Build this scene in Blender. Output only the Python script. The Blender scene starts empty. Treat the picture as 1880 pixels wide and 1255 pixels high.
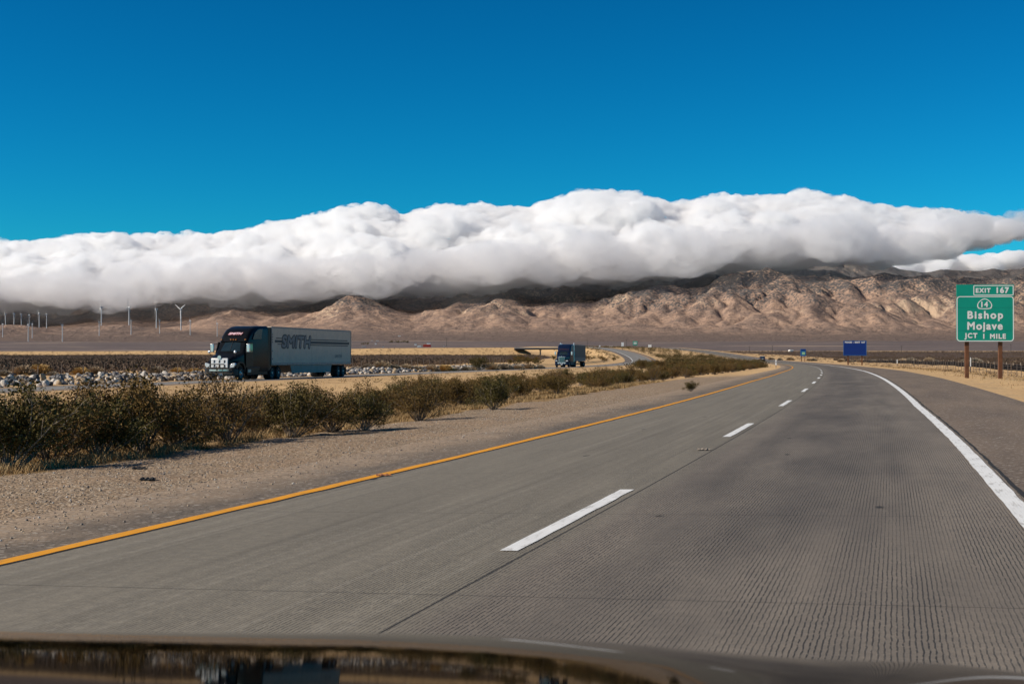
import bpy, bmesh, math, random
import numpy as np
from mathutils import Vector, Matrix

rng = np.random.default_rng(7)
random.seed(7)
SC = bpy.context.scene
COL = SC.collection
R = math.radians

# ------------------------------------------------------------------ camera, sky, sun
F, HC, HZ, CX = 2611.0, 1.56, 647.0, 940.0        # focal length in photo pixels, eye height, horizon row, centre column
cam = bpy.data.cameras.new('camera')
cam.lens = 50.0; cam.sensor_width = 36.0; cam.clip_start = 0.05; cam.clip_end = 60000
cam.dof.use_dof = True; cam.dof.focus_distance = 70.0; cam.dof.aperture_fstop = 10.0
camo = bpy.data.objects.new('camera', cam); COL.objects.link(camo)
camo.location = (0, 0, HC); camo.rotation_euler = (R(90.43), 0, 0)
SC.camera = camo

SUN_EL, SUN_AZ = R(34), R(-104)                    # azimuth clockwise from +Y (the view axis): left and a little behind
sv = Vector((math.sin(SUN_AZ)*math.cos(SUN_EL), math.cos(SUN_AZ)*math.cos(SUN_EL), math.sin(SUN_EL)))
sun = bpy.data.lights.new('sun', 'SUN'); sun.energy = 4.9; sun.angle = R(0.53); sun.color = (1.0, 0.90, 0.76)
suno = bpy.data.objects.new('sun', sun); COL.objects.link(suno)
suno.rotation_euler = sv.to_track_quat('Z', 'Y').to_euler()

W = bpy.data.worlds.new('World'); SC.world = W; W.use_nodes = True
wn, wl = W.node_tree.nodes, W.node_tree.links
bg = wn['Background']
sky = wn.new('ShaderNodeTexSky'); sky.sky_type = 'NISHITA'; sky.sun_disc = False
sky.sun_elevation = SUN_EL; sky.sun_rotation = SUN_AZ
sky.altitude = 900; sky.air_density = 1.0; sky.dust_density = 0.1; sky.ozone_density = 3.0
# deep polarised blue: red falls away in the dark part of the sky and stays in the bright part round the sun
sp_c = wn.new('ShaderNodeSeparateColor'); cb_c = wn.new('ShaderNodeCombineColor'); wl.new(sky.outputs[0], sp_c.inputs[0])
for ch, (pw, kk) in enumerate(((3.0, .0022), (1.5, .246), (1.5, .308))):
    m1 = wn.new('ShaderNodeMath'); m1.operation = 'POWER'; m1.inputs[1].default_value = pw; wl.new(sp_c.outputs[ch], m1.inputs[0])
    m2 = wn.new('ShaderNodeMath'); m2.operation = 'MULTIPLY'; m2.inputs[1].default_value = kk; wl.new(m1.outputs[0], m2.inputs[0])
    wl.new(m2.outputs[0], cb_c.inputs[ch])
wl.new(cb_c.outputs[0], bg.inputs['Color'])
bg.inputs['Strength'].default_value = 0.10

SC.view_settings.view_transform = 'Standard'; SC.view_settings.look = 'None'
SC.view_settings.exposure = 0.25; SC.view_settings.gamma = 1.0
SC.render.engine = 'CYCLES'
cy = SC.cycles
cy.max_bounces = 16; cy.diffuse_bounces = 3; cy.glossy_bounces = 4; cy.transmission_bounces = 4
cy.volume_bounces = 16; cy.transparent_max_bounces = 48
cy.use_denoising = True
cy.volume_step_rate = 0.14; cy.volume_max_steps = 512

# ------------------------------------------------------------------ helpers
def link(o, parent=None):
    COL.objects.link(o)
    if parent is not None: o.parent = parent
    return o

def tag(o, label=None, cat=None, group=None, kind=None):
    if label: o['label'] = label
    if cat: o['category'] = cat
    if group: o['group'] = group
    if kind: o['kind'] = kind
    return o

def empty(name, loc=(0, 0, 0), rz=0.0):
    o = bpy.data.objects.new(name, None); o.empty_display_size = 0.5
    o.location = loc; o.rotation_euler = (0, 0, rz)
    return link(o)

def copy_tree(o, parent=None):
    c = o.copy(); COL.objects.link(c); c.parent = parent
    for ch in list(o.children): copy_tree(ch, c)
    return c

def raw_mesh(name, V, Fc, mats, smooth=False, mi=None):
    """V (n,3) array, Fc (m,k) array with k = 3 or 4."""
    V = np.asarray(V, np.float32); Fc = np.asarray(Fc, np.int32)
    me = bpy.data.meshes.new(name)
    m, k = Fc.shape
    me.vertices.add(len(V)); me.vertices.foreach_set('co', V.ravel())
    me.loops.add(m*k); me.loops.foreach_set('vertex_index', Fc.ravel())
    me.polygons.add(m); me.polygons.foreach_set('loop_start', np.arange(0, m*k, k, dtype=np.int32))
    if smooth: me.polygons.foreach_set('use_smooth', np.ones(m, bool))
    for mt in (mats if isinstance(mats, (list, tuple)) else [mats]): me.materials.append(mt)
    if mi is not None: me.polygons.foreach_set('material_index', np.asarray(mi, np.int32))
    me.update(calc_edges=True); me.validate()
    return me

def arr_obj(name, V, Fc, mats, parent=None, smooth=False, mi=None):
    return link(bpy.data.objects.new(name, raw_mesh(name, V, Fc, mats, smooth, mi)), parent)

def fattr(o, name, vals):
    a = o.data.attributes.new(name, 'FLOAT', 'POINT'); a.data.foreach_set('value', np.asarray(vals, np.float32))

def uv_from_verts(o, U, Vv):
    me = o.data; uv = me.uv_layers.new(name='UVMap')
    idx = np.zeros(len(me.loops), np.int32); me.loops.foreach_get('vertex_index', idx)
    uv.data.foreach_set('uv', np.stack([U[idx], Vv[idx]], 1).astype(np.float32).ravel())

def grid_faces(ni, nj):
    i, j = np.meshgrid(np.arange(ni-1), np.arange(nj-1), indexing='ij')
    a = (i*nj + j).ravel()
    return np.stack([a, a+1, a+nj+1, a+nj], 1)

class MB:
    """collects shapes into one mesh"""
    def __init__(s): s.v, s.f = [], []
    def add(s, vs, fs):
        b = len(s.v); s.v += [tuple(v) for v in vs]; s.f += [tuple(b+i for i in f) for f in fs]
        return s
    def box(s, c, d, rz=0.0, M=None):
        x, y, z = d[0]/2, d[1]/2, d[2]/2
        P = [Vector((sx*x, sy*y, sz*z)) for sz in (-1, 1) for sx, sy in ((-1, -1), (1, -1), (1, 1), (-1, 1))]
        m = Matrix.Translation(c) @ Matrix.Rotation(rz, 4, 'Z')
        if M is not None: m = Matrix.Translation(c) @ M
        return s.add([m @ p for p in P], [(3, 2, 1, 0), (4, 5, 6, 7), (0, 1, 5, 4), (1, 2, 6, 5), (2, 3, 7, 6), (3, 0, 4, 7)])
    def tube(s, pts, r, n=8, r2=None, cap=True):
        pts = [Vector(p) for p in pts]; N = len(pts); base = len(s.v)
        for i, p in enumerate(pts):
            t = (pts[min(i+1, N-1)] - pts[max(i-1, 0)]).normalized()
            a = t.orthogonal().normalized() if abs(t.z) > .98 else t.cross(Vector((0, 0, 1))).normalized()
            b = t.cross(a)
            rr = r if r2 is None else r + (r2-r)*i/(N-1)
            for k in range(n):
                q = 2*math.pi*k/n
                s.v.append(tuple(p + a*(math.cos(q)*rr) + b*(math.sin(q)*rr)))
        for i in range(N-1):
            for k in range(n):
                k2 = (k+1) % n
                s.f.append((base+i*n+k, base+i*n+k2, base+(i+1)*n+k2, base+(i+1)*n+k))
        if cap:
            s.f.append(tuple(base+k for k in range(n))[::-1]); s.f.append(tuple(base+(N-1)*n+k for k in range(n)))
        return s
    def lathe(s, prof, axis='x', n=24, c=(0, 0, 0)):
        """prof: (radius, offset along axis)"""
        base = len(s.v)
        for r_, h in prof:
            for k in range(n):
                q = 2*math.pi*k/n; a, b = r_*math.cos(q), r_*math.sin(q)
                p = {'x': (h, a, b), 'y': (a, h, b), 'z': (a, b, h)}[axis]
                s.v.append((p[0]+c[0], p[1]+c[1], p[2]+c[2]))
        for i in range(len(prof)-1):
            for k in range(n):
                k2 = (k+1) % n
                s.f.append((base+i*n+k, base+i*n+k2, base+(i+1)*n+k2, base+(i+1)*n+k))
        return s
    def loft(s, rings, cap=True):
        base = len(s.v); n = len(rings[0])
        for rg in rings: s.v += [tuple(p) for p in rg]
        for i in range(len(rings)-1):
            for k in range(n):
                k2 = (k+1) % n
                s.f.append((base+i*n+k, base+i*n+k2, base+(i+1)*n+k2, base+(i+1)*n+k))
        if cap:
            s.f.append(tuple(base+k for k in range(n))[::-1]); s.f.append(tuple(base+(len(rings)-1)*n+k for k in range(n)))
        return s
    def prism(s, poly, axis, a, b):
        """extrude a 2-D polygon along an axis from a to b"""
        def P(p, t): return {'x': (t, p[0], p[1]), 'y': (p[0], t, p[1]), 'z': (p[0], p[1], t)}[axis]
        n = len(poly)
        vs = [P(p, a) for p in poly] + [P(p, b) for p in poly]
        fs = [tuple(range(n))[::-1], tuple(range(n, 2*n))] + [(i, (i+1) % n, n+(i+1) % n, n+i) for i in range(n)]
        return s.add(vs, fs)
    def build(s, name, mat, parent=None, smooth=False, bevel=0.0, loc=None):
        me = bpy.data.meshes.new(name); me.from_pydata(s.v, [], s.f)
        bm = bmesh.new(); bm.from_mesh(me)
        bmesh.ops.recalc_face_normals(bm, faces=bm.faces)
        bm.to_mesh(me); bm.free()
        me.materials.append(mat)
        if smooth:
            me.polygons.foreach_set('use_smooth', np.ones(len(me.polygons), bool))
            try: me.set_sharp_from_angle(angle=R(38))
            except Exception: pass
        o = link(bpy.data.objects.new(name, me), parent)
        if loc: o.location = loc
        if bevel:
            b = o.modifiers.new('bevel', 'BEVEL'); b.width = bevel; b.segments = 2; b.limit_method = 'ANGLE'; b.angle_limit = R(35)
        return o

def text(parent, body, loc, rot, size, mat, extrude=0.002, bold=0.0, shear=0.0, space=1.0, name='lettering', stretch=1.0):
    """lettering as one mesh; bold thickens every stroke by stacking slightly shifted copies"""
    cu = bpy.data.curves.new(name, 'FONT'); cu.body = body; cu.size = size
    cu.shear = shear; cu.space_character = space; cu.align_x = 'CENTER'; cu.align_y = 'CENTER'
    to = bpy.data.objects.new(name, cu); COL.objects.link(to); bpy.context.view_layer.update()
    tm = bpy.data.meshes.new_from_object(to.evaluated_get(bpy.context.evaluated_depsgraph_get()))
    v0 = np.array([v.co[:] for v in tm.vertices]); f0 = [tuple(p.vertices) for p in tm.polygons]
    bpy.data.objects.remove(to); bpy.data.curves.remove(cu); bpy.data.meshes.remove(tm)
    v0[:, 0] *= stretch
    c = (v0.min(0)+v0.max(0))/2; v0 = v0-np.array([c[0], c[1], 0])
    m = MB(); shifts = [(0, 0)]
    if bold: shifts += [(bold*math.cos(2*math.pi*k/12), bold*math.sin(2*math.pi*k/12)) for k in range(12)]
    for k, (dx, dy) in enumerate(shifts): m.add(v0+np.array([dx, dy, extrude+.0003*k]), f0)
    me = bpy.data.meshes.new(name); me.from_pydata(m.v, [], m.f); me.materials.append(mat)
    o = link(bpy.data.objects.new(name, me), parent); o.location = loc; o.rotation_euler = rot
    return o

# ---- value noise in numpy
def _hash(ix, iy, seed):
    h = (ix.astype(np.int64)*374761393 + iy.astype(np.int64)*668265263 + seed*974634777) & 0x7fffffff
    h = ((h ^ (h >> 13))*1274126177) & 0x7fffffff
    h = h ^ (h >> 16)
    return (h & 0xffff)/65535.0
def perlin(x, y, seed=0):
    ix, iy = np.floor(x), np.floor(y); fx, fy = x-ix, y-iy
    u, v = fx*fx*fx*(fx*(fx*6-15)+10), fy*fy*fy*(fy*(fy*6-15)+10)
    def g(dx, dy):
        a = _hash(ix+dx, iy+dy, seed)*2*np.pi
        return np.cos(a)*(fx-dx) + np.sin(a)*(fy-dy)
    return 1.5*((g(0, 0)*(1-u)+g(1, 0)*u)*(1-v) + (g(0, 1)*(1-u)+g(1, 1)*u)*v)
def fbm(x, y, oct=4, seed=0, gain=.5):
    t, a, f = 0, 1.0, 1.0
    for o in range(oct):
        t = t + a*perlin(x*f, y*f, seed+o*17); a *= gain; f *= 2.03
    return t
def ridged(x, y, oct=5, seed=0, gain=.5):
    t, a, f, w = 0, 1.0, 1.0, 1.0
    for o in range(oct):
        n = 1-np.abs(perlin(x*f, y*f, seed+o*13)); n = n*n*w
        t = t + a*n; w = np.clip(n*1.6, 0, 1); a *= gain; f *= 2.07
    return t
def sm(a, b, x):
    t = np.clip((np.asarray(x, float)-a)/(b-a), 0, 1); return t*t*(3-2*t)

# ------------------------------------------------------------------ materials
class NT:
    def __init__(s, name):
        s.m = bpy.data.materials.new(name); s.m.use_nodes = True
        s.n, s.l = s.m.node_tree.nodes, s.m.node_tree.links
        s.b = s.n['Principled BSDF']
    def new(s, t, **k):
        x = s.n.new(t)
        for a, v in k.items(): setattr(x, a, v)
        return x
    def val(s, sock, v):
        if hasattr(v, 'node'): s.l.new(v, sock)
        else: sock.default_value = v
    def coord(s, which='Object'): return s.new('ShaderNodeTexCoord').outputs[which]
    def pos(s): return s.new('ShaderNodeNewGeometry').outputs['Position']
    def attr(s, name): return s.new('ShaderNodeAttribute', attribute_name=name).outputs['Fac']
    def mapping(s, vec, scale=(1, 1, 1)):
        x = s.new('ShaderNodeMapping'); s.l.new(vec, x.inputs[0]); x.inputs['Scale'].default_value = scale; return x.outputs[0]
    def noise(s, vec, scale, detail=4, rough=.55, dist=0.0):
        x = s.new('ShaderNodeTexNoise'); s.l.new(vec, x.inputs['Vector'])
        x.inputs['Scale'].default_value = scale; x.inputs['Detail'].default_value = detail
        x.inputs['Roughness'].default_value = rough; x.inputs['Distortion'].default_value = dist
        return x.outputs['Fac']
    def voro(s, vec, scale, out='Distance', feature='F1'):
        x = s.new('ShaderNodeTexVoronoi', feature=feature); s.l.new(vec, x.inputs['Vector']); x.inputs['Scale'].default_value = scale
        return x.outputs[out]
    def math(s, op, a, b=0.0, clamp=False):
        x = s.new('ShaderNodeMath', operation=op, use_clamp=clamp); s.val(x.inputs[0], a); s.val(x.inputs[1], b); return x.outputs[0]
    def ramp(s, fac, lo, hi, a=0.0, b=1.0):
        x = s.new('ShaderNodeMapRange', clamp=True); s.val(x.inputs['Value'], fac)
        x.inputs['From Min'].default_value = lo; x.inputs['From Max'].default_value = hi
        x.inputs['To Min'].default_value = a; x.inputs['To Max'].default_value = b
        return x.outputs[0]
    def mix(s, fac, a, b, blend='MIX'):
        x = s.new('ShaderNodeMix', data_type='RGBA', blend_type=blend)
        s.val(x.inputs[0], fac)
        for sock, v in ((x.inputs[6], a), (x.inputs[7], b)):
            if hasattr(v, 'node'): s.l.new(v, sock)
            else: sock.default_value = (v[0], v[1], v[2], 1)
        return x.outputs[2]
    def sep(s, vec):
        x = s.new('ShaderNodeSeparateXYZ'); s.l.new(vec, x.inputs[0]); return x.outputs
    def comb(s, a, b, c=0.0):
        x = s.new('ShaderNodeCombineXYZ'); s.val(x.inputs[0], a); s.val(x.inputs[1], b); s.val(x.inputs[2], c); return x.outputs[0]
    def bump(s, h, strength=.5, dist=.02):
        x = s.new('ShaderNodeBump'); s.l.new(h, x.inputs['Height']); x.inputs['Strength'].default_value = strength
        x.inputs['Distance'].default_value = dist; s.l.new(x.outputs[0], s.b.inputs['Normal']); return x
    def out(s, col=None, rough=.8, metal=0.0, spec=.3, **k):
        if col is not None:
            if hasattr(col, 'node'): s.l.new(col, s.b.inputs['Base Color'])
            else: s.b.inputs['Base Color'].default_value = (col[0], col[1], col[2], 1)
        s.val(s.b.inputs['Roughness'], rough); s.b.inputs['Metallic'].default_value = metal
        s.b.inputs['Specular IOR Level'].default_value = spec
        for a, v in k.items(): s.b.inputs[a.replace('_', ' ')].default_value = v
        return s.m

def simple(name, c1, c2=None, scale=3.0, rough=.6, metal=0.0, spec=.4, bump=0.0, dirt=None, **k):
    t = NT(name); co = t.coord()
    c2 = c2 or tuple(x*.75 for x in c1)
    col = t.mix(t.ramp(t.noise(co, scale, 5), .3, .7), c1, c2)
    if dirt:
        z = t.sep(co)[2]
        col = t.mix(t.math('MULTIPLY', t.ramp(t.noise(co, 2.2, 5), .4, .75), .35), col, dirt)
    if bump: t.bump(t.noise(co, scale*6, 3), bump, .01)
    return t.out(col, rough, metal, spec, **k)

M_concrete = None
def lanes_material():
    t = NT('lane_concrete'); uv = t.coord('UV'); u, s_, _ = t.sep(uv)
    p = t.comb(u, t.math('MULTIPLY', s_, .12)); p2 = t.comb(u, s_)
    streak = t.noise(p, 1.1, 6, .6)
    fine = t.noise(p2, 9.0, 6, .7)
    patch = t.noise(t.comb(u, t.math('MULTIPLY', s_, .3)), .55, 5, .6)
    # right lane: older, darker, with an oil band between the wheel tracks
    right = t.ramp(u, .1, .5)
    g = t.math('SUBTRACT', u, 1.75); oil = t.math('POWER', 2.718, t.math('MULTIPLY', t.math('MULTIPLY', g, g), -1.1))
    col = t.mix(t.ramp(streak, .3, .7), (.265, .232, .176), (.208, .182, .138))
    thin = t.noise(t.comb(t.math('MULTIPLY', u, 9.0), t.math('MULTIPLY', s_, .05)), 1.0, 4, .6)
    col = t.mix(t.ramp(thin, .52, .66, 0, .5), col, (.33, .295, .235))
    col = t.mix(t.ramp(thin, .44, .34, 0, .4), col, (.12, .104, .080))
    colr = t.mix(t.ramp(patch, .32, .68), (.275, .230, .180), (.180, .150, .120))
    colr = t.mix(t.math('MULTIPLY', oil, t.ramp(patch, .3, .7, .15, .85)), colr, (.070, .060, .054))
    col = t.mix(right, col, colr)
    grain = t.noise(p2, 45.0, 3, .8)
    col = t.mix(t.ramp(grain, .35, .7, 0, .45), col, (.075, .066, .055))
    col = t.mix(t.ramp(fine, .38, .7, 0, .45), col, (.085, .076, .064))
    track = t.math('MAXIMUM', t.ramp(t.math('ABSOLUTE', t.math('SUBTRACT', u, .95)), .42, .1), t.ramp(t.math('ABSOLUTE', t.math('SUBTRACT', u, 2.85)), .42, .1))
    col = t.mix(t.math('MULTIPLY', track, t.ramp(t.noise(t.comb(u, t.math('MULTIPLY', s_, .08)), 1.6, 5), .35, .7, 0, .45)), col, (.060, .053, .046))
    cr = t.voro(t.comb(t.math('MULTIPLY', u, 1.0), t.math('MULTIPLY', s_, .22)), .33, 'Distance', 'DISTANCE_TO_EDGE')
    cr = t.ramp(t.math('ADD', cr, t.math('MULTIPLY', t.noise(p2, 5.0, 4), .012)), .0085, .0065)
    col = t.mix(t.math('MULTIPLY', cr, .0), col, (.03, .027, .024))
    # longitudinal grooves, about 3 cm apart, wandering a little
    wob = t.math('MULTIPLY', t.math('SUBTRACT', t.noise(p2, 7.0, 2), .5), .022)
    gr = t.math('FRACT', t.math('DIVIDE', t.math('ADD', u, wob), .031))
    gv = t.ramp(t.math('ABSOLUTE', t.math('SUBTRACT', gr, .5)), .31, .41)
    depth = t.math('MULTIPLY', gv, t.ramp(t.noise(p, 2.3, 4), .30, .62, .25, 1.0))
    depth = t.math('MULTIPLY', depth, t.ramp(u, -2.6, .1, .5, 1.0))
    broken = t.ramp(t.noise(t.comb(t.math('MULTIPLY', u, 30), t.math('MULTIPLY', s_, 16)), 1.0, 2), .34, .5)
    depth = t.math('MULTIPLY', depth, broken)
    col = t.mix(t.math('MULTIPLY', depth, .86), col, (.030, .027, .024))
    # transverse joints every 4.6 m and the joint beside the lane line
    tj = t.math('ABSOLUTE', t.math('SUBTRACT', t.math('FRACT', t.math('DIVIDE', s_, 4.6)), .5))
    tj = t.math('MULTIPLY', t.ramp(tj, .4965, .499), .55)
    lj = t.ramp(t.math('ABSOLUTE', t.math('SUBTRACT', u, .17)), .012, .004)
    j = t.math('MAXIMUM', tj, lj)
    col = t.mix(j, col, (.02, .018, .016))
    # tar spots
    sp = t.voro(t.comb(u, t.math('MULTIPLY', s_, .45)), .95)
    sp = t.ramp(t.math('ADD', sp, t.math('MULTIPLY', t.math('SUBTRACT', t.noise(p2, 14, 3), .5), .09)), .055, .03)
    col = t.mix(t.math('MULTIPLY', sp, .85), col, (.016, .015, .014))
    h = t.math('SUBTRACT', t.math('MULTIPLY', fine, .5), t.math('ADD', t.math('MULTIPLY', depth, 1.0), j))
    t.bump(h, .55, .006)
    return t.out(col, .82, 0, .25)

def shoulder_material(name, base, dark, dust, dustmix, left=False):
    t = NT(name); uv = t.coord('UV'); u, s_, _ = t.sep(uv); p2 = t.comb(u, s_)
    agg = t.voro(p2, 38.0, 'Color'); aggf = t.sep(agg)[0]
    col = t.mix(t.ramp(aggf, .1, .9), dark, base)
    col = t.mix(t.ramp(t.noise(t.comb(u, t.math('MULTIPLY', s_, .15)), .9, 6), .35, .7, 0, dustmix), col, dust)
    c1 = t.sep(t.voro(p2, 26.0, 'Color'))
    grav = t.mix(t.ramp(c1[0], 0, 1), (.17, .125, .085), (.40, .295, .20))
    if left:
        e = t.math('ADD', u, t.math('MULTIPLY', t.math('SUBTRACT', t.noise(p2, .8, 6, .65), .5), 2.6))
        col = t.mix(t.ramp(e, -4.3, -5.3), col, grav)
    st = t.ramp(t.sep(t.voro(p2, 22.0, 'Color'))[1], .90, .94)
    col = t.mix(t.math('MULTIPLY', st, .6), col, (.38, .33, .27))
    t.bump(t.math('ADD', aggf, t.math('MULTIPLY', st, 1.5)), .6, .008)
    return t.out(col, .9, 0, .2)

def paint_material(name, c, worn, thr=(.53, .66)):
    t = NT(name); uv = t.coord('UV'); u, s_, _ = t.sep(uv)
    n = t.noise(t.comb(t.math('MULTIPLY', u, 6.0), s_), 2.2, 8, .7)
    g = t.math('FRACT', t.math('DIVIDE', u, .031)); g = t.ramp(t.math('ABSOLUTE', t.math('SUBTRACT', g, .5)), .38, .48, 0, .45)
    g = t.math('MULTIPLY', g, t.ramp(n, .4, .6))
    col = t.mix(t.math('MAXIMUM', t.ramp(n, thr[0], thr[1], 0, .8), g), c, worn)
    col = t.mix(t.ramp(t.noise(t.comb(u, s_), 1.3, 5), .35, .75, 0, .3), col, tuple(x*.6 for x in c))
    return t.out(col, .7, 0, .3)
# ------------------------------------------------------------------ road alignment and terrain
_sy = np.arange(-120.0, 2601.0, 1.0)
_sl = np.interp(_sy, [-120, 0, 60, 124, 200, 262, 350, 450, 600, 800, 1000, 1300, 2600],
                [.285, .275, .24, .217, .205, .19, .15, .10, .05, .0, -.05, -.10, -.12])
_C = np.concatenate([[0], np.cumsum((_sl[1:]+_sl[:-1])/2)])
_C = _C - np.interp(0, _sy, _C) - 3.07
def Cx(s): return np.interp(s, _sy, _C)
def Cs(s): return np.interp(s, _sy, _sl)
def P(s, u):
    """road coordinates (along, right of the lane line) to X, Y"""
    s = np.asarray(s, float); u = np.asarray(u, float); k = Cs(s); n = np.sqrt(1+k*k)
    return Cx(s)+u/n, s-u*k/n
def heading(s): return -math.atan(float(Cs(s)))           # rotation about Z that turns +Y along the road
def inv(X, Y):
    X = np.asarray(X, float); Y = np.asarray(Y, float); s = Y.copy()
    for _ in range(12):
        k = Cs(s); n = np.sqrt(1+k*k)
        s = s + ((X-Cx(s))*k + (Y-s))/n*.8
    k = Cs(s); n = np.sqrt(1+k*k)
    return s, ((X-Cx(s))-(Y-s)*k)/n

def zr_(s): return np.interp(s, [-120, 0, 80, 124, 160, 200, 262, 350, 450, 530, 620, 750, 900, 1200, 1700], [0, 0, 0, -.15, -.35, -.6, -.95, -1.25, -1.35, -1.15, .2, 2.4, 4.6, 6.6, 9.0])
def oo_(s): return np.interp(s, [-120, 0, 120, 230, 400, 1700], [-.45, -.45, -.43, -.15, 0, 0])
def zl_(s): return np.interp(s, [-120, 0, 300, 600, 1000, 1300, 1700], [-.45, -.45, -.85, -.9, .0, 3.2, 7.0])
def zt_(s): return np.interp(s, [-120, 0, 300, 450, 560, 700, 900, 1200, 1700], [-.6, -.6, -1.1, -1.4, -1.1, .3, 1.6, 3.6, 7.0])
def cf_(s): return np.interp(s, [-120, 500, 800], [.022, .022, .01])
def zp_(Y): return np.interp(Y, [0, 1200, 1700, 3000, 4500, 6000, 7500, 12000, 20000], [-1, 3.5, 7.0, 16, 37, 80, 130, 250, 300])

PAVE = [(-5.7, 6.8), (-47.5, -36.2)]
un = np.unique(np.round(np.concatenate([
    -np.geomspace(60, 900, 46), np.arange(-60, -48, .55), np.linspace(-47.5, -36.2, 7), np.arange(-35.6, -10, .6), np.arange(-10, -5.7, .3),
    np.linspace(-5.7, 6.8, 9), np.arange(7.1, 12, .35), np.arange(12.4, 30, .6), np.geomspace(30, 800, 50)]), 3))
sn = [-40.0]
while sn[-1] < 1720: sn.append(sn[-1] + (1.0 if sn[-1] < 5 else max(.45, .011*sn[-1]) if sn[-1] < 700 else 9.0))
sn = np.array(sn)
def profile(s, u):
    zr, oo, c = float(zr_(s)), float(oo_(s)), float(cf_(s)); zo = zr+oo; zl, zt = float(zl_(s)), float(zt_(s)); zm = (zr+zo)/2-.34
    bt = float(np.interp(s, [-120, 255, 300], [.36, .34, 0])); zb = zo-.12+bt
    ul = -54.6-2.0*max(0, zo-zl-.6)
    pu = [ul-.5, ul, -53, -51.6, -48.2, -47.5, -36.2, -33.5, -27, -15, -9.6, -5.7, 6.8, 10, 19, 800]
    pz = [zl, zl+.05, zb, zb, zo-.15, zo-c*5.6, zo+c*5.7, zo-.08, zm, zm, zr-.30, zr-c*5.7, zr+c*6.8, zr+c*6.8-.05, zt, zt]
    return np.interp(u, pu, pz)
ZT = np.array([profile(s, un) for s in sn])
SG, UG = np.meshgrid(sn, un, indexing='ij'); XG, YG = P(SG, UG)
# far away, and off to the sides, the land is the open plain
wfar = sm(1250, 1650, YG)
ZT = ZT*(1-wfar) + zp_(YG)*wfar
def paved(u, pad=0.0):
    w = np.zeros(np.shape(u))
    for a, b in PAVE: w = np.maximum(w, ((u > a-pad) & (u < b+pad)).astype(float))
    return w
def offroad(u):
    d = np.full(np.shape(u), 1e9)
    for a, b in PAVE: d = np.minimum(d, np.maximum(np.maximum(a-u, u-b), 0))
    return d
OFF = offroad(UG)
NZ = (.030*fbm(XG/.8, YG/.8, 3, 3) + .06*fbm(XG/3.1, YG/3.1, 3, 5) + .14*fbm(XG/17, YG/17, 3, 9)*sm(3, 14, OFF) + .5*fbm(XG/90, YG/90, 3, 21)*sm(15, 120, OFF)*sm(150, 500, YG))
GRND = ZT + NZ*sm(.0, 1.2, OFF)
GV = GRND - .07*paved(UG, -.02)
def zroad(s, u):
    i = np.clip(np.searchsorted(sn, s)-1, 0, len(sn)-2); t = (s-sn[i])/(sn[i+1]-sn[i])
    j = np.clip(np.searchsorted(un, u)-1, 0, len(un)-2); q = (u-un[j])/(un[j+1]-un[j])
    T = GRND
    return (T[i, j]*(1-t)*(1-q)+T[i+1, j]*t*(1-q)+T[i, j+1]*(1-t)*q+T[i+1, j+1]*t*q)
def zg(X, Y):
    s, u = inv(X, Y); s = np.clip(s, -40, 1719); u = np.clip(u, -899, 799)
    return np.where(np.asarray(Y) > 1600, zp_(Y), zroad(s, u))
def at_px(px, Y):
    """a place on the ground at distance Y in the direction of photo column px"""
    X = (px-CX)/F*Y
    return X, Y, float(zg(np.array([X]), np.array([Y]))[0])

def ground_material():
    t = NT('desert_dirt'); po = t.pos(); uv = t.coord('UV')
    big = t.noise(po, .035, 6, .6); mid = t.noise(po, .45, 6, .65); fine = t.noise(po, 6.0, 6, .7)
    sand = t.mix(t.ramp(big, .35, .65), (.58, .37, .18), (.45, .285, .145))
    sand = t.mix(t.ramp(mid, .35, .7), sand, (.66, .45, .22))
    sand = t.mix(t.ramp(fine, .42, .70, 0, .75), sand, (.26, .165, .09))
    # gravel along the shoulders
    c1 = t.new('ShaderNodeTexVoronoi'); t.l.new(po, c1.inputs['Vector']); c1.inputs['Scale'].default_value = 26
    st = t.sep(c1.outputs['Color'])
    grav = t.mix(t.ramp(st[0], .0, 1.0), (.10, .075, .052), (.36, .262, .172))
    grav = t.mix(t.ramp(st[1], .86, .92, 0, .8), grav, (.50, .43, .34))
    grav = t.mix(t.ramp(mid, .4, .7, 0, .5), grav, (.30, .20, .125))
    gmask = t.ramp(t.math('ADD', t.attr('gravel'), t.math('MULTIPLY', t.math('SUBTRACT', mid, .5), .8)), .35, .65)
    col = t.mix(gmask, sand, grav)
    dry = t.mix(t.ramp(fine, .3, .7), (.34, .225, .105), (.22, .14, .07))
    dmask = t.ramp(t.math('ADD', t.attr('dry'), t.math('MULTIPLY', t.math('SUBTRACT', mid, .5), .9)), .4, .7)
    col = t.mix(dmask, col, dry)
    sc = t.mix(t.ramp(mid, .3, .7), (.105, .07, .048), (.075, .05, .036))
    smask = t.ramp(t.math('ADD', t.attr('scrub'), t.math('MULTIPLY', t.math('SUBTRACT', big, .5), .5)), .4, .6)
    col = t.mix(smask, col, sc)
    fcol = t.mix(t.ramp(t.noise(po, .004, 6, .6), .38, .62), (.165, .128, .112), (.125, .098, .092))  # far scrub brown with the purple-grey of distance haze painted in
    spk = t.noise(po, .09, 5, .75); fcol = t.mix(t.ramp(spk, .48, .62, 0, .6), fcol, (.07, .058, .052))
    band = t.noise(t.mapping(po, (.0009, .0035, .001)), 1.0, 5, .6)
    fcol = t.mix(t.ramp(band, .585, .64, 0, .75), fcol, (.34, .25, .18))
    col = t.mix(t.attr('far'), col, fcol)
    h = t.math('ADD', t.math('MULTIPLY', fine, .6), t.math('MULTIPLY', t.math('MULTIPLY', gmask, t.math('SUBTRACT', 1.0, c1.outputs['Distance'])), .9))
    t.bump(h, .7, .03)
    return t.out(col, .95, 0, .1)
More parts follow.
